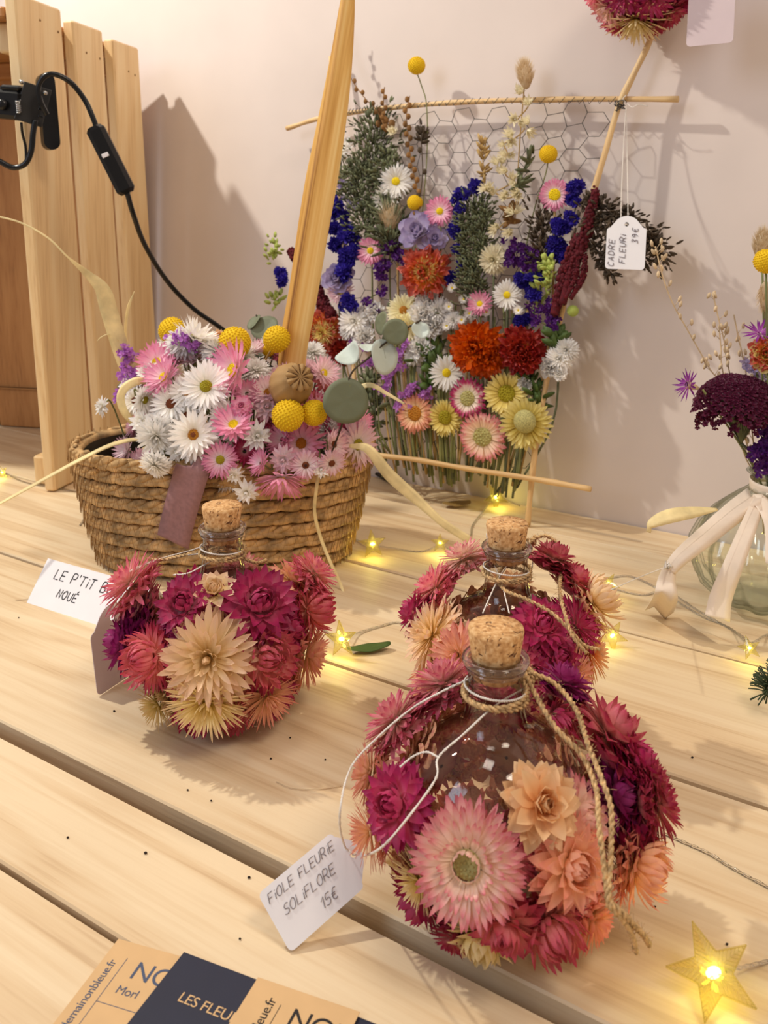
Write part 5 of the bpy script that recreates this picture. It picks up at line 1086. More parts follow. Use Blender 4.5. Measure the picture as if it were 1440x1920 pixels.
for a in [(665, 602, 62, 'mum'), (655, 618, 40, 'mum'), (684, 632, 44, 'frill'), (797, 588, 62, 'frill'), (820, 582, 50, 'mum'), (812, 610, 50, 'frill'), (790, 652, 50, 'frill'), (775, 668, 36, 'mum'), (705, 585, 40, 'frill'),
          (1048, 672, 50, 'mum'), (1062, 656, 44, 'mum'), (1032, 688, 44, 'frill'), (925, 487, 56, 'mum'), (805, 562, 40, 'frill'), (850, 600, 34, 'mum'), (1050, 700, 30, 'frill'), (985, 720, 30, 'frill')]:
    hflower('white_everlasting', a[0], a[1], a[2], a[3], 'white' if a[0] != 925 else 'ivory', None, .010, stem=a[2] > 44)
for a in [(757, 582, 66, 'daisy', 'paleyel'), (762, 614, 66, 'cup', 'paleyel')]: hflower('pale_yellow_daisy', *a, 'gold_c', .012, (.1, .3 if a[1] < 600 else -.5))
# little chamomile heads
for px, py in ((870, 561), (880, 588), (888, 560), (848, 540), (866, 600), (972, 582), (838, 611), (842, 575), (912, 585)): hflower('chamomile', px, py, 20, 'cup', 'white', 'yellow_c', .012, (0, .3), stem=False)
# billy buttons on thin stems
for px, py, r, Y_, path in ((781, 123, 17, .018, [(790, 160), (800, 200), (800, 300), (790, 420)]), (1028, 289, 17.5, .012, [(1022, 330), (1000, 400), (975, 520)]), (778, 380, 15, .010, [(778, 440), (780, 560)])):
    q = hp(px, py, Y_); R = px2m(r, q); o = link('billy_button', billy_mesh(0), hang, Matrix.Translation(q - HO) @ Matrix.Scale(R, 4))
    mb = MB(); tube(mb, cr([q - HO - Vector((0, 0, R * .7))] + [hp(a, b, .005) - HO for a, b in path], 5), .0007, 5); link('stem', mb.mesh('stem', [M['stem']]), o, o.matrix_basis.inverted())
q = hp(1074, 583, .01); o = link('lime_button', billy_mesh(0), hang, Matrix.Translation(q - HO) @ Matrix.Scale(px2m(11, q), 4)); o.data = o.data.copy(); o.data.materials[0] = M['lime']
# delphinium, statice and other sprays
def spray(name, pts, kind, col, r, n, spread, lift=.010, seed=0, stems='stem', off=HO, parent=hang, pf=None):
    pf = pf or hp; rnd = random.Random(seed + int(pts[0][0])); mb = MB(); bs = [bloom(K_[kind], seed=k) for k in (1, 2)]
    if kind == 'frill':
        for b in bs: b.v = [(x + rnd.uniform(-.06, .06), y + rnd.uniform(-.06, .06), z + rnd.uniform(-.08, .08)) for x, y, z in b.v]
    for px, py in pts:
        for i in range(n):
            q = pf(px + rnd.gauss(0, spread * .5), py + rnd.gauss(0, spread * .5), lift + rnd.uniform(-.005, .006)); d_ = HN + Vector((rnd.uniform(-.9, .9), rnd.uniform(-.5, .3), rnd.uniform(-.6, 1)))
            mb.merge(bs[rnd.randrange(2)], aim(q - off, d_, rnd.uniform(0, 6), px2m(r, q) * rnd.uniform(.75, 1.15)))
    o = mb.build(name, P[col], parent)
    if stems and len(pts) > 1:
        s_ = MB(); path = [pf(a, b, lift * .5) - off for a, b in pts]; tube(s_, cr(path, 3), .0008, 5); link('stem', s_.mesh('stem', [M[stems]]), o)
    return o
spray('delphinium', [(622, 378), (630, 400), (622, 428), (648, 432)], 'frill', 'blue', 17, 3, 12); spray('delphinium', [(632, 462), (655, 450), (650, 490), (648, 512), (660, 478)], 'frill', 'blue', 18, 3, 12)
spray('delphinium', [(889, 345), (868, 362), (858, 372), (860, 398), (854, 432), (862, 420)], 'frill', 'blue', 15, 2, 8); spray('delphinium', [(862, 470), (866, 500), (850, 520)], 'frill', 'blue', 12, 2, 10, .007)
spray('delphinium', [(1078, 352), (1080, 380), (1072, 410), (1043, 418), (1056, 425)], 'frill', 'blue', 17, 2, 9); spray('delphinium', [(1045, 460), (1050, 476), (1040, 455)], 'frill', 'blue', 19, 2, 8)
spray('delphinium', [(978, 528), (995, 532), (1010, 520), (1004, 545)], 'frill', 'blue', 17, 2, 10); spray('delphinium', [(652, 568), (660, 576)], 'frill', 'blue', 16, 2, 8); spray('delphinium', [(970, 600), (984, 596)], 'frill', 'blue', 13, 2, 8)
spray('delphinium', [(524, 515), (530, 528)], 'frill', 'blue', 14, 2, 8)
spray('statice', [(725, 470), (740, 462), (722, 500), (712, 516), (745, 480)], 'floret', 'violet', 9, 9, 15); spray('statice', [(720, 545), (690, 562), (705, 580)], 'floret', 'violet', 8, 7, 12)
spray('statice', [(962, 462), (985, 470), (1000, 482), (975, 490), (992, 500), (960, 488)], 'floret', 'violet', 10, 9, 16); spray('statice', [(1008, 575), (1025, 580), (1040, 598), (1030, 610), (1005, 600)], 'floret', 'violet', 9, 9, 14)
spray('statice', [(752, 640), (748, 665), (742, 690), (728, 712), (722, 730)], 'floret', 'mauve', 9, 8, 12, .012); spray('statice', [(775, 728), (795, 738), (760, 740), (752, 758)], 'floret', 'mauve', 9, 8, 12, .012); spray('statice', [(665, 645), (690, 650), (700, 672)], 'floret', 'mauve', 9, 8, 12, .010)
spray('white_delphinium', [(982, 178), (990, 200), (970, 225), (985, 240), (962, 262), (945, 270), (952, 290), (940, 305), (950, 330), (965, 340), (925, 360), (912, 352), (950, 372), (972, 365), (965, 400), (935, 428), (960, 430)], 'bell', 'ivory', 19, 2, 9, .012, stems='stem_dry')
spray('white_delphinium', [(740, 245), (735, 255)], 'bell', 'ivory', 20, 1, 3, .012); spray('limonium', [(655, 350), (645, 375), (668, 385), (640, 340)], 'bell', 'lilac', 14, 3, 14, .008); spray('white_delphinium', [(640, 290), (648, 320)], 'bell', 'ivory', 15, 2, 12, .007)
# foliage: many tiny leaves on branching stems
def foliage(name, pts, mat, n, spread, leaf=4, lift=.008, seed=0, long_=2.2, stemmat=None, off=HO, parent=hang, pf=None, up=(0, 0, 1)):
    pf = pf or hp; rnd = random.Random(seed + int(pts[0][1])); mb = MB(); path = [pf(a, b, lift) for a, b in pts]; path = cr(path, 6); 
    tube(mb, [p - off for p in path], .0007, 5)
    for i in range(n):
        u = rnd.random(); k_ = u * (len(path) - 1); j = min(int(k_), len(path) - 2); c = path[j].lerp(path[j + 1], k_ - j); s_ = px2m(spread, c)
        e = c + Vector((rnd.gauss(0, s_ * .5), rnd.gauss(0, s_ * .2) - .001, rnd.gauss(0, s_ * .5))); d = (e - c + Vector(up) * s_ * .6).normalized(); nn = d.orthogonal().normalized(); R = Matrix((d, nn, d.cross(nn))).transposed()
        r = px2m(leaf, c) * rnd.uniform(.6, 1.3); ball(mb, e - off, r, 5, 4, sc=(long_, .45, .9), rot=R)
        if i % 4 == 0: tube(mb, [c - off, e - off], .0003, 3)
    return mb.build(name, M[mat], parent)
foliage('thyme_sprig', [(705, 225), (700, 260), (692, 300), (690, 350), (700, 430)], 'foliage', 620, 44, 2.9); foliage('thyme_sprig', [(668, 310), (665, 360), (690, 440)], 'foliage', 380, 32, 2.9); foliage('thyme_sprig', [(735, 290), (720, 340), (705, 400)], 'foliage', 200, 34, 3.4)
foliage('sage_sprig', [(888, 370), (890, 430), (888, 500), (880, 580)], 'foliage', 520, 32, 2.7); foliage('sage_sprig', [(910, 380), (903, 450), (895, 540)], 'foliage', 340, 22, 2.6); foliage('sage_sprig', [(868, 400), (872, 470), (876, 560)], 'foliage', 300, 20, 2.6)
foliage('brown_sprig', [(1012, 400), (1020, 440), (1015, 500)], 'foliage_d', 220, 30, 3.2)
foliage('heather_sprig', [(1105, 400), (1150, 402), (1195, 420), (1228, 455), (1244, 482)], 'foliage_d', 330, 26, 3.4, .012, up=(.5, 0, -.3)); foliage('heather_sprig', [(1090, 415), (1140, 425), (1185, 450), (1210, 490)], 'foliage_d', 300, 26, 3.4, .012, up=(.5, 0, -.4))
foliage('heather_sprig', [(1095, 450), (1120, 470), (1135, 500), (1150, 522)], 'foliage_d', 150, 14, 3.2, .010, up=(.3, 0, -.5)); foliage('heather_sprig', [(1085, 385), (1110, 375), (1135, 385)], 'foliage_d', 60, 10, 3, .010, up=(.5, 0, .1))
foliage('lime_sprig', [(512, 448), (516, 470), (510, 486)], 'lime', 30, 14, 4.5, long_=1.3); foliage('lime_sprig', [(508, 560), (518, 565)], 'lime', 16, 14, 5, long_=1.4); foliage('lime_sprig', [(1022, 488), (1030, 505), (1022, 540)], 'lime', 60, 16, 5, .014, long_=1.4); foliage('lime_sprig', [(1000, 505), (1015, 540), (1010, 560)], 'lime', 30, 18, 5, long_=1.6)
foliage('green_leaves', [(800, 650), (815, 680), (800, 720)], 'leaf', 40, 26, 9, .006); foliage('green_leaves', [(1045, 620), (1040, 650)], 'leaf', 14, 14, 10, .008); foliage('green_leaves', [(985, 700), (1008, 740), (1000, 770)], 'leaf', 30, 20, 6, .006); foliage('dry_grass_tuft', [(735, 395), (732, 430), (728, 455)], 'foliage', 200, 34, 3.4, .010, long_=4)
foliage('green_leaves', [(690, 700), (700, 760), (690, 830)], 'foliage', 60, 22, 6, .004)
def spike(name, pts, mat, r, lift=.010, taper=True):
    mb = MB(); path = cr([hp(a, b, lift) for a, b in pts], 8); rnd = random.Random(int(pts[0][0])); N_ = len(path)
    for i in range(int(N_ * 14)):
        u = rnd.random(); k_ = u * (N_ - 1); j = min(int(k_), N_ - 2); c = path[j].lerp(path[j + 1], k_ - j); w = px2m(r, c) * (.45 + .55 * math.sin(math.pi * min(1, .15 + u * .85)) if taper else 1)
        d = Vector((rnd.gauss(0, 1), rnd.gauss(0, 1), rnd.gauss(0, 1))).normalized(); ball(mb, c + d * w * .75 - HO, w * .34, 5, 3)
    tube(mb, [p - HO for p in path], lambda u: px2m(r, path[0]) * .6, 8); return mb.build(name, M[mat], hang)
spike('amaranth_spike', [(1117, 355), (1108, 400), (1095, 450), (1070, 510), (1055, 570)], 'amaranth', 13, .016); spike('amaranth_spike', [(1085, 440), (1068, 490), (1048, 550), (1040, 590)], 'amaranth', 15, .013); spike('amaranth_spike', [(1098, 478), (1092, 520), (1070, 560)], 'amaranth', 8, .016)
spike('amaranth_spike', [(1085, 470), (1078, 520), (1060, 560)], 'amaranth', 7, .018); spike('amaranth_spike', [(545, 470), (560, 490), (590, 540), (620, 600)], 'amaranth', 12, .010); spike('amaranth_spike', [(580, 500), (600, 560), (625, 590)], 'amaranth', 15, .010)
def beads(name, pts, mat, r, step, lift=.010, side=1.0):
    mb = MB(); path = cr([hp(a, b, lift) - HO for a, b in pts], 10); tube(mb, path, .0006, 5); acc = 0; k_ = 0
    for a, b in zip(path, path[1:]):
        acc += (b - a).length
        if acc > px2m(step, a + HO): acc = 0; k_ += 1; n_ = (b - a).cross(HN).normalized() * (1 if k_ % 2 else -1) * side; ball(mb, a + n_ * px2m(r * .8, a + HO), px2m(r, a + HO), 7, 5, sc=(1, .7, 1.2))
    return mb.build(name, M[mat], hang)
beads('seed_stalk', [(637, 45), (634, 70), (640, 105), (660, 150), (685, 185), (705, 205), (722, 240)], 'seed', 4.2, 14, .016); beads('seed_stalk', [(721, 163), (719, 190), (722, 215)], 'seed', 4.2, 9); beads('seed_stalk', [(768, 180), (762, 215), (766, 260), (772, 310), (782, 360), (778, 430)], 'seed', 5, 9)
beads('seed_stalk', [(717, 205), (712, 225), (738, 240)], 'seed', 7, 8); beads('seed_stalk', [(795, 243), (790, 265), (792, 330), (780, 420)], 'foliage_d', 5, 40)
foliage('dry_head', [(793, 238), (790, 262)], 'foliage_d', 26, 12, 4)
foliage('oat_sprig', [(904, 265), (905, 295), (908, 340)], 'stem_dry', 30, 8, 4, long_=3); foliage('oat_sprig', [(1000, 280), (985, 310), (970, 350)], 'foliage', 16, 10, 5, long_=4); foliage('oat_sprig', [(962, 380), (955, 410)], 'seed', 14, 12, 7, long_=2.2)
# hare's tail grass
def bunny(name, px, py, r, h, lift, ax=(0, 0, 1), off=HO, parent=hang, pf=None, stem=None):
    q = (pf or hp)(px, py, lift); rnd = random.Random(int(px)); mb = MB(); R = px2m(r, q); Hh = px2m(h, q)
    ball(mb, (0, 0, 0), 1, 10, 8, sc=(R * .62, R * .62, Hh * .75))
    for i in range(520):
        u = rnd.uniform(-1, 1); a = rnd.uniform(0, 6.28); w = math.sqrt(1 - u * u); p = Vector((math.cos(a) * w * R * .6, math.sin(a) * w * R * .6, u * Hh * .72)); d = Vector((math.cos(a) * w * .7, math.sin(a) * w * .7, 1.0)).normalized()
        l_ = R * rnd.uniform(.6, 1.0); s_ = d.orthogonal().normalized() * R * .03; mb.add([p - s_, p + s_, p + d * l_], [(0, 1, 2)], [0, 0, 1])
    o = link(name, mb.mesh(name, [P['bunny']]), parent, aim(q - off, ax)); 
    if stem: s2 = MB(); tube(s2, cr([q - off] + [a - off for a in stem]), .0007, 5); link('stem', s2.mesh('stem', [M['stem_dry']]), o, o.matrix_basis.inverted())
    return o
bunny('hare_tail', 985, 142, 19, 34, .014, (-.1, 0, 1), stem=[hp(975, 260, .006), hp(965, 420, .005)])
bunny('green_grass_head', 730, 415, 26, 34, .010, (.05, 0, 1))
# bare stems running down to the lower twig
mb = MB(); rnd = random.Random(9)
for i in range(64):
    px = rnd.uniform(690, 1005); py = rnd.uniform(560, 760); bx = px * .8 + 850 * .2 + rnd.uniform(-14, 14)
    o_ = MB(); tube(o_, cr([hp(px + rnd.uniform(-10, 10), py, .003) - HO, hp((px + bx) / 2, 800, .004 + rnd.uniform(0, .004)) - HO, hp(bx, 850 + (bx - 700) * .16 + rnd.uniform(-4, 44), .004 + rnd.uniform(0, .004)) - HO], 3), rnd.uniform(.0006, .0017), 6)
    o_.build('stem', M[rnd.choice(['stem', 'stem', 'foliage', 'stem_dry'])], hang)
# the tag on the hanging
tg_h = px2m(92, hp(1170, 460, .014)); tg_w = px2m(62, hp(1170, 460, .014)) / abs(WU.x)
tw, hole = price_tag('white price tag with faint writing hung by a long loop from the wall hanging', hp(1171, 505, .030), -WU, HV, tg_w, tg_h, M['card'])
tw.data if tw.data else None
TO = Vector(tw.location)
write('writing', 'CADRE', TO - (-WU) * tg_w * .28 + HV * tg_h * .05 + HN * .0006, HV, WU, tg_w * .15, M['pencil'], tw, TO, .0003, .2, .35)
write('writing', 'FLEURi', TO + (-WU) * tg_w * .0 + HV * tg_h * .12 + HN * .0006, HV, WU, tg_w * .15, M['pencil'], tw, TO, .0003, .2, .3)
write('writing', '39€', TO + (-WU) * tg_w * .30 + HV * tg_h * .52 + HN * .0006, HV, WU, tg_w * .15, M['pencil'], tw, TO, .0003, .2, .4)
top_ = hp(1174, 192, .007)
mb = MB()
for dx, li in ((-4, .012), (4, .010)): rope(mb, [p - TO for p in cr([top_, hp(1172 + dx, 300, li), hp(1171 + dx * 1.6, 412, .026), hole + HN * .001], 6)], .0006, 2, 400, 4)
rope(mb, [p - TO for p in cr([top_, hp(1185, 201, .009), hp(1198, 196, .012), hp(1214, 199, .010)], 6)], .0006, 2, 400, 4); rope(mb, [p - TO for p in cr([hp(1174, 178, .006), hp(1168, 186, .009), top_], 4)], .0006, 2, 400, 4)
mb.build('string', M['string'], tw)
# ================================================================== ball of strawflowers at the top right, with its tag
bc = PL(1200, -36, HP0 + HN * .035, HN); RB = px2m(92, bc)
fb = thing('flower_ball', 'ball of pink and magenta strawflowers above the twig frame, cut off by the top edge', 'flower ball', bc)
mb = MB(); ball(mb, (0, 0, 0), RB * .82, 20, 14); mb.build('moss_core', M['foliage_d'], fb)
mb = MB(); rope(mb, [Vector((0, 0, RB * .8)), Vector((0, 0, RB + .14))], .0012, 2, 170, 5); mb.build('hanging_cord', M['jute'], fb)
fl = [(1192, 48, 120, 'shaggy', 'creamyel'), (1135, 20, 90, 'mum', 'palepink'), (1265, 28, 100, 'mum', 'rosy'), (1165, -8, 90, 'mum', 'magenta'), (1225, 0, 90, 'mum', 'magenta'), (1235, 50, 90, 'mum', 'rosy'), (1150, 52, 80, 'mum', 'rosy'), (1110, -10, 90, 'mum', 'pink'), (1295, -5, 90, 'mum', 'magenta')]
pl_ = []
for px, py, d, kd, col in fl:
    q = ELL(px, py, bc, (RB, RB, RB)); n = (q - bc).normalized(); R = px2m(d, q) / 2; flower('strawflower', kd, col, q - bc - n * R * .3, n, R * 1.1, fb, label=LOOK.get(col)); pl_.append((q, R))
rnd = random.Random(5)
for i in range(60):
    z = 1 - 2 * (i + .5) / 60; a = i * 2.39996; n = Vector((math.cos(a) * math.sqrt(1 - z * z), math.sin(a) * math.sqrt(1 - z * z), z)); q = bc + n * RB; R = RB * .42
    if any((q - o).length < (R + r) * .55 for o, r in pl_): continue
    col = rnd.choice(['magenta', 'rosy', 'pink', 'palepink']); flower('strawflower', rnd.choice(['mum', 'bud']), col, q - bc - n * R * .35, n, R, fb, label=LOOK[col]); pl_.append((q, R))
a_ = hp(1330, 84, .05); w_ = px2m(70, a_) / abs(WU.x) * 1.02
tt, hole = price_tag('blank lilac tag hanging beside the strawflower ball at the top edge', a_, -WU, HV, w_, w_ * 1.5, M['card_lilac'])
mb = MB(); rope(mb, [hole - a_, hole - a_ + Vector((-.01, 0, .05)), bc + Vector((0, 0, RB + .12)) - a_], .0006, 2, 400, 4); mb.build('string', M['string'], tt)
# ================================================================== ribbed vase with its bouquet, right edge
VC = G(1441, 1128); VC.z = 0
vase = thing('glass_vase', 'round ribbed glass vase with a long cream ribbon bow, at the right edge', 'vase', VC)
prof = [(.0001, .0015), (.030, .0015), (.044, .006), (.056, .018), (.0618, .034), (.0615, .048), (.055, .062), (.043, .076), (.030, .087), (.019, .095), (.0145, .100), (.0145, .104), (.0190, .108), (.0205, .1095), (.0190, .111), (.0165, .1105)]
dp = []
for (a, b), (c, d) in zip(prof, prof[1:]): dp += [(a + (c - a) * k / 3, b + (d - b) * k / 3) for k in range(3)]
dp.append(prof[-1]); inner = [(max(.0001, r - .0022), z + (.002 if z < .01 else 0)) for r, z in reversed(dp)]
mb = MB(); lathe(mb, dp + inner, 168, mod=lambda a, z: 1 + (.045 * math.sin(a * 14 + z * 30) if .004 < z < .098 else 0)); mb.build('vase_glass', M['vase'], vase)
def vst(px, py, dy=0.0): return ATY(px, py, VC.y + dy)
# ribbon bow: band round the neck, two tails
mb = MB(); ribbon_strip(mb, [Vector((math.cos(a) * .0175, math.sin(a) * .0175, .0985 + .002 * math.sin(a))) for a in [i / 24 * 6.283 for i in range(25)]], .009, lambda u: (math.cos(u * 6.283), math.sin(u * 6.283), 0), .0006)
mb.build('ribbon_band', M['cream_rib'], vase)
def tail(pts, w, nrm, wave=.12):
    mb = MB(); ribbon_strip(mb, [p - VC for p in cr(pts, 8)], w, nrm, .0005, wave=wave); return mb.build('ribbon_tail', M['cream_rib'], vase)
tail([vst(1418, 932, -.018), vst(1375, 962, -.035), vst(1320, 1008, -.058), vst(1278, 1043, -.066), vst(1256, 1068, -.066)], lambda u: .019 - .009 * u, (-.3, -.9, .5), .3)
tail([vst(1256, 1064, -.066), vst(1250, 1090, -.067), vst(1248, 1120, -.069), ATY(1236, 1146, .70)], lambda u: .009 + .013 * u, (-.2, -1, .1), .25)
tail([vst(1425, 936, -.020), vst(1405, 985, -.050), vst(1375, 1060, -.070), vst(1352, 1120, -.074), vst(1345, 1160, -.080)], lambda u: .010 + .008 * u, (-.2, -1, .3), .2)
tail([vst(1410, 935, -.016), vst(1432, 948, -.03), vst(1450, 990, -.05), vst(1452, 1060, -.068)], .014, (.1, -1, .3), .2)
mb = MB(); kp = vst(1252, 1062, -.068); tube(mb, [p - VC for p in cr([kp, ATY(1205, 1080, .68), ATY(1145, 1106, .60)], 6)], .0004, 5)
for i in range(5): tube(mb, [kp - VC + Vector([random.uniform(-.003, .003) for _ in range(3)]) for _ in range(4)], .0005, 4)
mb.build('thread', M['string'], vase)
def vstem(o, q, r=.0009, mat='stem'):
    add_stem(o, [q, VC + Vector(((q.x - VC.x) * .25, (q.y - VC.y) * .25, .112)), VC + Vector((-(q.x - VC.x) * .12, .004, .05)), VC + Vector((-(q.x - VC.x) * .3, .006, .010))], r, mat)
# yarrow
q = vst(1392, 762, -.01); mb = MB(); rnd = random.Random(6); fl_ = bloom(K_['floret'], seed=2); Rw = px2m(88, q); s_ = MB()
for i in range(430):
    a = i * 2.39996; u = math.sqrt((i + .5) / 430); x = math.cos(a) * u; y = math.sin(a) * u; z = .62 * math.sqrt(max(0, 1 - u * u)) - .30 * u ** 3
    p = Vector((x * Rw, y * Rw * .8, z * Rw)) + Vector((0, 0, -.006 * x)); mb.merge(fl_, aim(p, (x * .8, y * .8 - .2, .8), rnd.uniform(0, 6), px2m(8.5, q) * rnd.uniform(.8, 1.3)))
    if i % 7 == 0: tube(s_, [p, Vector((x * .3 * Rw, y * .3 * Rw, -.35 * Rw)), Vector((0, 0, -.8 * Rw))], .0005, 4)
for i in range(330):
    a = rnd.uniform(0, 6.28); u = math.sqrt(rnd.random()) * .97; p = Vector((math.cos(a) * u * Rw, math.sin(a) * u * .8 * Rw, (.5 * math.sqrt(1 - u * u) - .30 * u ** 3 - rnd.uniform(.08, .42)) * Rw)); mb.merge(fl_, aim(p, (rnd.uniform(-1, 1), -.8, rnd.uniform(-.8, .8)), rnd.uniform(0, 6), px2m(8, q) * rnd.uniform(.8, 1.3)))
yr = mb.build('yarrow', P['yarrow']); yr.location = q; tag(yr, 'broad flat-domed maroon yarrow head at the right edge', 'flower'); s_.build('branches', M['foliage'], yr); vstem(yr, q + Vector((0, 0, -.8 * Rw)), .0012, 'foliage')
for i_, (pts, col, n_, sp, Y_, lb) in enumerate((([(1432, 820), (1420, 850), (1436, 870), (1446, 840)], 'violet', 12, 20, -.02, 'deep purple statice below the maroon yarrow'), ([(1418, 690), (1400, 686), (1436, 706)], 'lilac', 5, 14, .01, 'faded lilac blossoms on top of the maroon yarrow'))):
    p0 = vst(pts[0][0], pts[0][1], Y_); t = MB(); rnd = random.Random(i_)
    for px, py in pts:
        for k in range(n_): qq = vst(px + rnd.gauss(0, sp * .5), py + rnd.gauss(0, sp * .5), Y_ + rnd.uniform(-.01, .01)); t.merge(fl_, aim(qq - p0, (rnd.uniform(-1, .6), -.8, rnd.uniform(-.4, 1)), rnd.uniform(0, 6), px2m(12, qq) * rnd.uniform(.8, 1.2)))
    o = t.build('statice_sprig', P[col]); o.location = p0; tag(o, lb, 'flower'); vstem(o, p0)
q = vst(1291, 722, -.02); o = flower('aster', 'aster', 'aster', q, (-1, -.25, .35), px2m(34, q), None, None); tag(o, 'small purple aster pointing left from the vase, beyond the yarrow', 'flower')
mb = MB(); lathe(mb, [(.0001, -.9), (.12, -.85), (.26, -.4), (.28, 0), (.2, .1)], 14); link('calyx', mb.mesh('calyx', [M['straw_seed']]), o, Matrix.Translation((0, 0, .05)) @ Matrix.Scale(.8, 4)); vstem(o, q + Vector((.012, .002, -.004)))
q = vst(1424, 625, -.01); o = flower('aster', 'aster', 'aster', q, (-.1, -.5, .9), px2m(34, q), None, None); tag(o, 'purple aster with thin rays above the orange-yellow flower, right edge', 'flower'); vstem(o, q)
q = vst(1440, 664, -.02); o = flower('marigold', 'frill', 'coral', q, (-.5, -.8, .3), px2m(38, q), None, 'yellow_c'); tag(o, 'orange and yellow crumpled flower at the right edge', 'flower'); vstem(o, q); o2 = link('outer_petals', fmesh('rosette', 'yellow', 0), o, Matrix.Translation((0, 0, -.06)) @ Matrix.Scale(1.05, 4))
q = vst(1436, 492, -.02); o = billy(1436, 490, 23, 'yellow ball flower at the right edge, in front of the fluffy grass', Y=q.y); vstem(o, q)
for (px, py, lb) in ((1428, 462, 'fluffy hare tail grass behind the right edge yellow ball'), (1436, 556, 'fluffy hare tail grass hanging below the right edge yellow ball')):
    q = vst(px, py, .0); o = bunny('hare_tail', px, py, 19, 40, 0, (.1, 0, 1 if py < 500 else -1), off=Vector(), parent=None, pf=lambda a, b, l_: vst(a, b, .0)); tag(o, lb, 'grass'); vstem(o, q)
def oat(label, pts, n):
    c = vst(*pts[0]); path = cr([vst(a, b, .01) for a, b in pts], 10); mb = MB(); tube(mb, [p - c for p in path], .0006, 5); rnd = random.Random(pts[0][0])
    for i in range(n):
        p = path[int(rnd.uniform(0, .8) * (len(path) - 1))]; e = p + Vector((rnd.uniform(-.006, .006), rnd.uniform(-.003, .003), rnd.uniform(.002, .008))); tube(mb, [p - c, e - c], .0003, 3)
        d = Vector((rnd.uniform(-.5, .5), 0, 1)).normalized(); nn = d.orthogonal().normalized(); ball(mb, e - c, px2m(4, e), 6, 5, sc=(1.7, .8, .8), rot=Matrix((d, nn, d.cross(nn))).transposed())
    o = mb.build('seed_stalk', M['straw_seed']); o.location = c; tag(o, label, 'grass'); return o
vn = (VC.y)
for lab, pts, n in (('longest beaded seed stalk, reaching left up to the price tag', [(1229, 462), (1243, 520), (1262, 570), (1290, 620), (1330, 690), (1352, 724), (1400, 850)], 26), ('thin seed stalk in the middle above the maroon yarrow', [(1337, 552), (1348, 600), (1358, 640), (1366, 690), (1405, 850)], 20),
                    ('rightmost seed stalk above the maroon yarrow, with round pods', [(1376, 590), (1384, 630), (1392, 665), (1400, 710), (1415, 850)], 14), ('short seed stalk nearest the yarrow, left of the thin one', [(1348, 610), (1352, 655), (1356, 700), (1395, 850)], 10)): oat(lab, pts + [(1425, 905), (1432, 1000)], n)
strip('dry_leaf_blade', 'pale dried leaf blade lying out left under the vase ribbon', [(1345, 955, .66), (1300, 960, .655), (1255, 968, .65), (1222, 982, .65), (1216, 998, .65)], lambda u: .002 + .009 * math.sin(min(1, u * 1.15) * 3.0), M['raffia'], (-.1, -.7, .7), wave=.1, cat='dried leaf')
# fir twig at the right edge, nearer
FPp = lambda a, b, l_=0: ATY(a, b, .56)
q = G(1452, 1290, .004); fir = thing('fir_twig', 'dark green fir twig poking in at the right edge in front of the vase', 'twig', q); mb = MB(); nd = MB(); rnd = random.Random(2); path = cr([G(1500, 1230, .006), G(1462, 1262, .012), G(1446, 1280, .018), G(1440, 1300, .014)], 8); tube(mb, [p - q for p in path], .0012, 6)
for i in range(150):
    p = path[rnd.randrange(len(path))]; d = Vector((rnd.uniform(-1, .3), rnd.uniform(-1, 1), rnd.uniform(-.5, .9))).normalized(); tube(nd, [p - q, p - q + d * .007, p - q + d * .012 + Vector((0, 0, -.001))], .0004, 4)
mb.build('stem', M['foliage_d'], fir); nd.build('needles', M['fir'], fir)
# ================================================================== star fairy lights
LS = G(1330, 1830, .001)
lights = thing('star_fairy_lights', 'string of yellow glowing clear plastic star lights winding over the table', 'string lights', LS)
def wire(pts):
    mb = MB(); rope(mb, [p - LS for p in cr([G(a, b, z) for a, b, z in pts], 8)], .0007, 2, 90, 5); mb.build('cable', M['cable'], lights)
wire([(-40, 868, .001), (0, 882, .0012), (45, 903, .0012), (110, 916, .0012), (150, 925, .0012), (168, 950, .0012), (150, 985, .0012)])
wire([(640, 1003, .001), (668, 1012, .0015), (700, 1022, .006), (740, 1028, .002), (790, 1034, .0012), (825, 1022, .006), (850, 1030, .0015), (880, 1010, .0012), (886, 985, .0012), (905, 960, .002), (930, 935, .006), (975, 948, .001)])
wire([(590, 1165, .001), (618, 1188, .002), (640, 1196, .008), (672, 1186, .002), (712, 1174, .0012), (752, 1168, .001), (800, 1200, .001)])
wire([(1080, 1075, .001), (1130, 1084, .001), (1180, 1080, .001), (1228, 1100, .001), (1262, 1122, .001), (1318, 1156, .001), (1370, 1178, .001), (1405, 1205, .007), (1440, 1190, .001), (1480, 1200, .001)])
wire([(1120, 1095, .001), (1200, 1115, .001), (1248, 1108, .001), (1310, 1145, .001), (1378, 1184, .001), (1402, 1200, .004)])
wire([(1240, 1560, .001), (1285, 1580, .001), (1330, 1600, .0012), (1375, 1628, .001), (1450, 1668, .001)])
wire([(1360, 1822, .010), (1400, 1812, .004), (1450, 1800, .001), (1500, 1790, .001)])
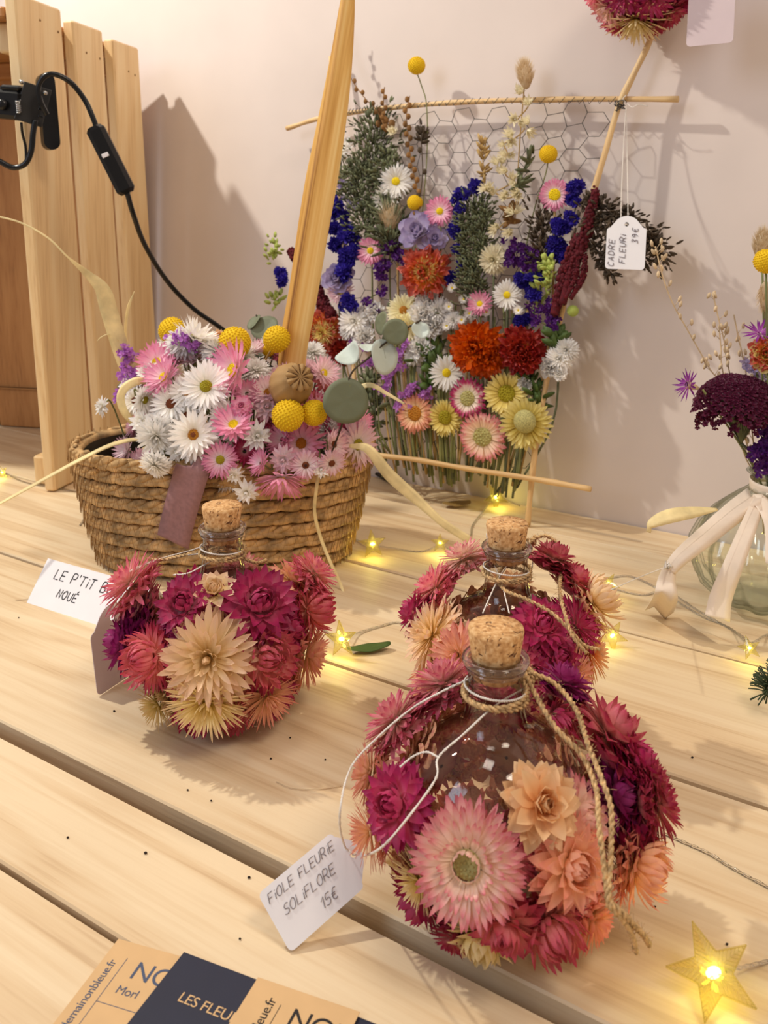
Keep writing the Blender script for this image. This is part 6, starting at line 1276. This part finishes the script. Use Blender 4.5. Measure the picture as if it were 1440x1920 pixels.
def star_mesh():
    if 'star' in _mc: return _mc['star']
    mb = MB(); n = 10; top = []; bot = []
    for i in range(n):
        r = 1 if i % 2 == 0 else .42; a = math.pi * i / 5 + math.pi / 2; top.append((r * math.cos(a), r * math.sin(a), .05)); bot.append((r * math.cos(a), r * math.sin(a), -.05))
    vs = top + bot + [(0, 0, .22), (0, 0, -.22)]
    mb.add(vs, [(i, (i + 1) % n, 20) for i in range(n)] + [(n + (i + 1) % n, n + i, 21) for i in range(n)] + [(i, n + i, n + (i + 1) % n, (i + 1) % n) for i in range(n)])
    for i in range(0, 10, 2):          # raised edges and fine ribs along each ray
        for s_ in (-1, 1):
            a = Vector(top[i]) * 1.0; b = Vector(top[(i + s_) % n]); tube(mb, [a + Vector((0, 0, .01)), b + Vector((0, 0, .01))], .022, 4)
            for k in range(1, 8): u = k / 8; p = a.lerp(b, u); c = a.lerp(Vector((0, 0, .2)), u); tube(mb, [p, c], .010, 3)
    _mc['star'] = mb.mesh('star', [M['starp']], smooth=False); return _mc['star']
def star(c, n, R, roll=0.0, pw=1.0):
    s_ = link('star_light', star_mesh(), lights, aim(c - LS, n, roll, R))
    mb = MB(); ball(mb, (0.02, 0, .0), .12, 12, 8, sc=(1.5, 1, 1)); link('bulb', mb.mesh('bulb', [M['led']]), s_)
    d = bpy.data.lights.new('star_bulb_light', 'POINT'); o = bpy.data.objects.new('star_bulb_light', d); COL.objects.link(o); d.energy = .011 * pw; d.color = (1, .86, .16); d.shadow_soft_size = .002; o.parent = s_; o.location = (0, 0, .55)
    return s_
star(G(1336, 1824, .010) , Vector((-.1, -.5, .85)).normalized(), .0185, .35, 1.5)
for px, py, z, r, pw in ((640, 1198, .014, 34, 1.4), (698, 1020, .012, 27, 1.6), (825, 1018, .010, 18, 1.3), (930, 932, .010, 27, 1.4), (1405, 1215, .010, 22, .8), (1148, 1192, .008, 30, .4), (4, 886, .006, 14, .6), (1140, 1095, .012, 22, .8)):
    c = G(px, py, z); star(c, (random.uniform(-.5, .5), -.9, random.uniform(.1, .6)), px2m(r, c), random.uniform(0, 1), pw)
# ================================================================== loose bits on the table
def small_leaf(label, px, py, L_, W2, rot, mat, z=.0012):
    c = G(px, py, z); o = leaf_disc('loose_leaf', None, Vector(), c, Vector((0, -.05, 1)).normalized(), L_, mat, curl=.10, stretch=1, roll=rot); o.scale = (L_, W2, L_); return tag(o, label, 'leaf')
small_leaf('small green leaf beside the glowing star right of the magenta flower bottle', 692, 1214, .0165, .0055, .25, M['leaf'], .0035)
small_leaf('curled brown leaf on the table below the wall hanging', 856, 944, .016, .008, .1, M['dry_leaf'], .004)
rnd = random.Random(4)
for i, (px, py) in enumerate(((352, 1481), (396, 1501), (508, 1422), (544, 1383), (610, 1424), (127, 1570), (273, 1599), (214, 1333), (467, 1645), (35, 1158), (1298, 1420), (1363, 1770), (1228, 1700), (450, 1760), (305, 1325))):
    c = G(px, py, .0006); mb = MB(); ball(mb, (0, 0, 0), .00062 * rnd.uniform(.8, 1.3), 6, 4, sc=(1.2, .9, .8)); o = mb.build('crumb', M['crumb']); o.location = c; tag(o, 'tiny dark seed crumb lying loose on the bare table boards', 'crumb', 'dark crumbs on the table')
mb = MB(); c = G(530, 1472, .001); tube(mb, [p - c for p in cr([G(518, 1466, .0006), G(548, 1478, .0008), G(590, 1480, .0008), G(640, 1474, .0006)], 5)], .0002, 4); o = mb.build('dry_fibre', M['straw_seed']); o.location = c; tag(o, 'fine curved fibre lying on the table between the bottles', 'fibre')
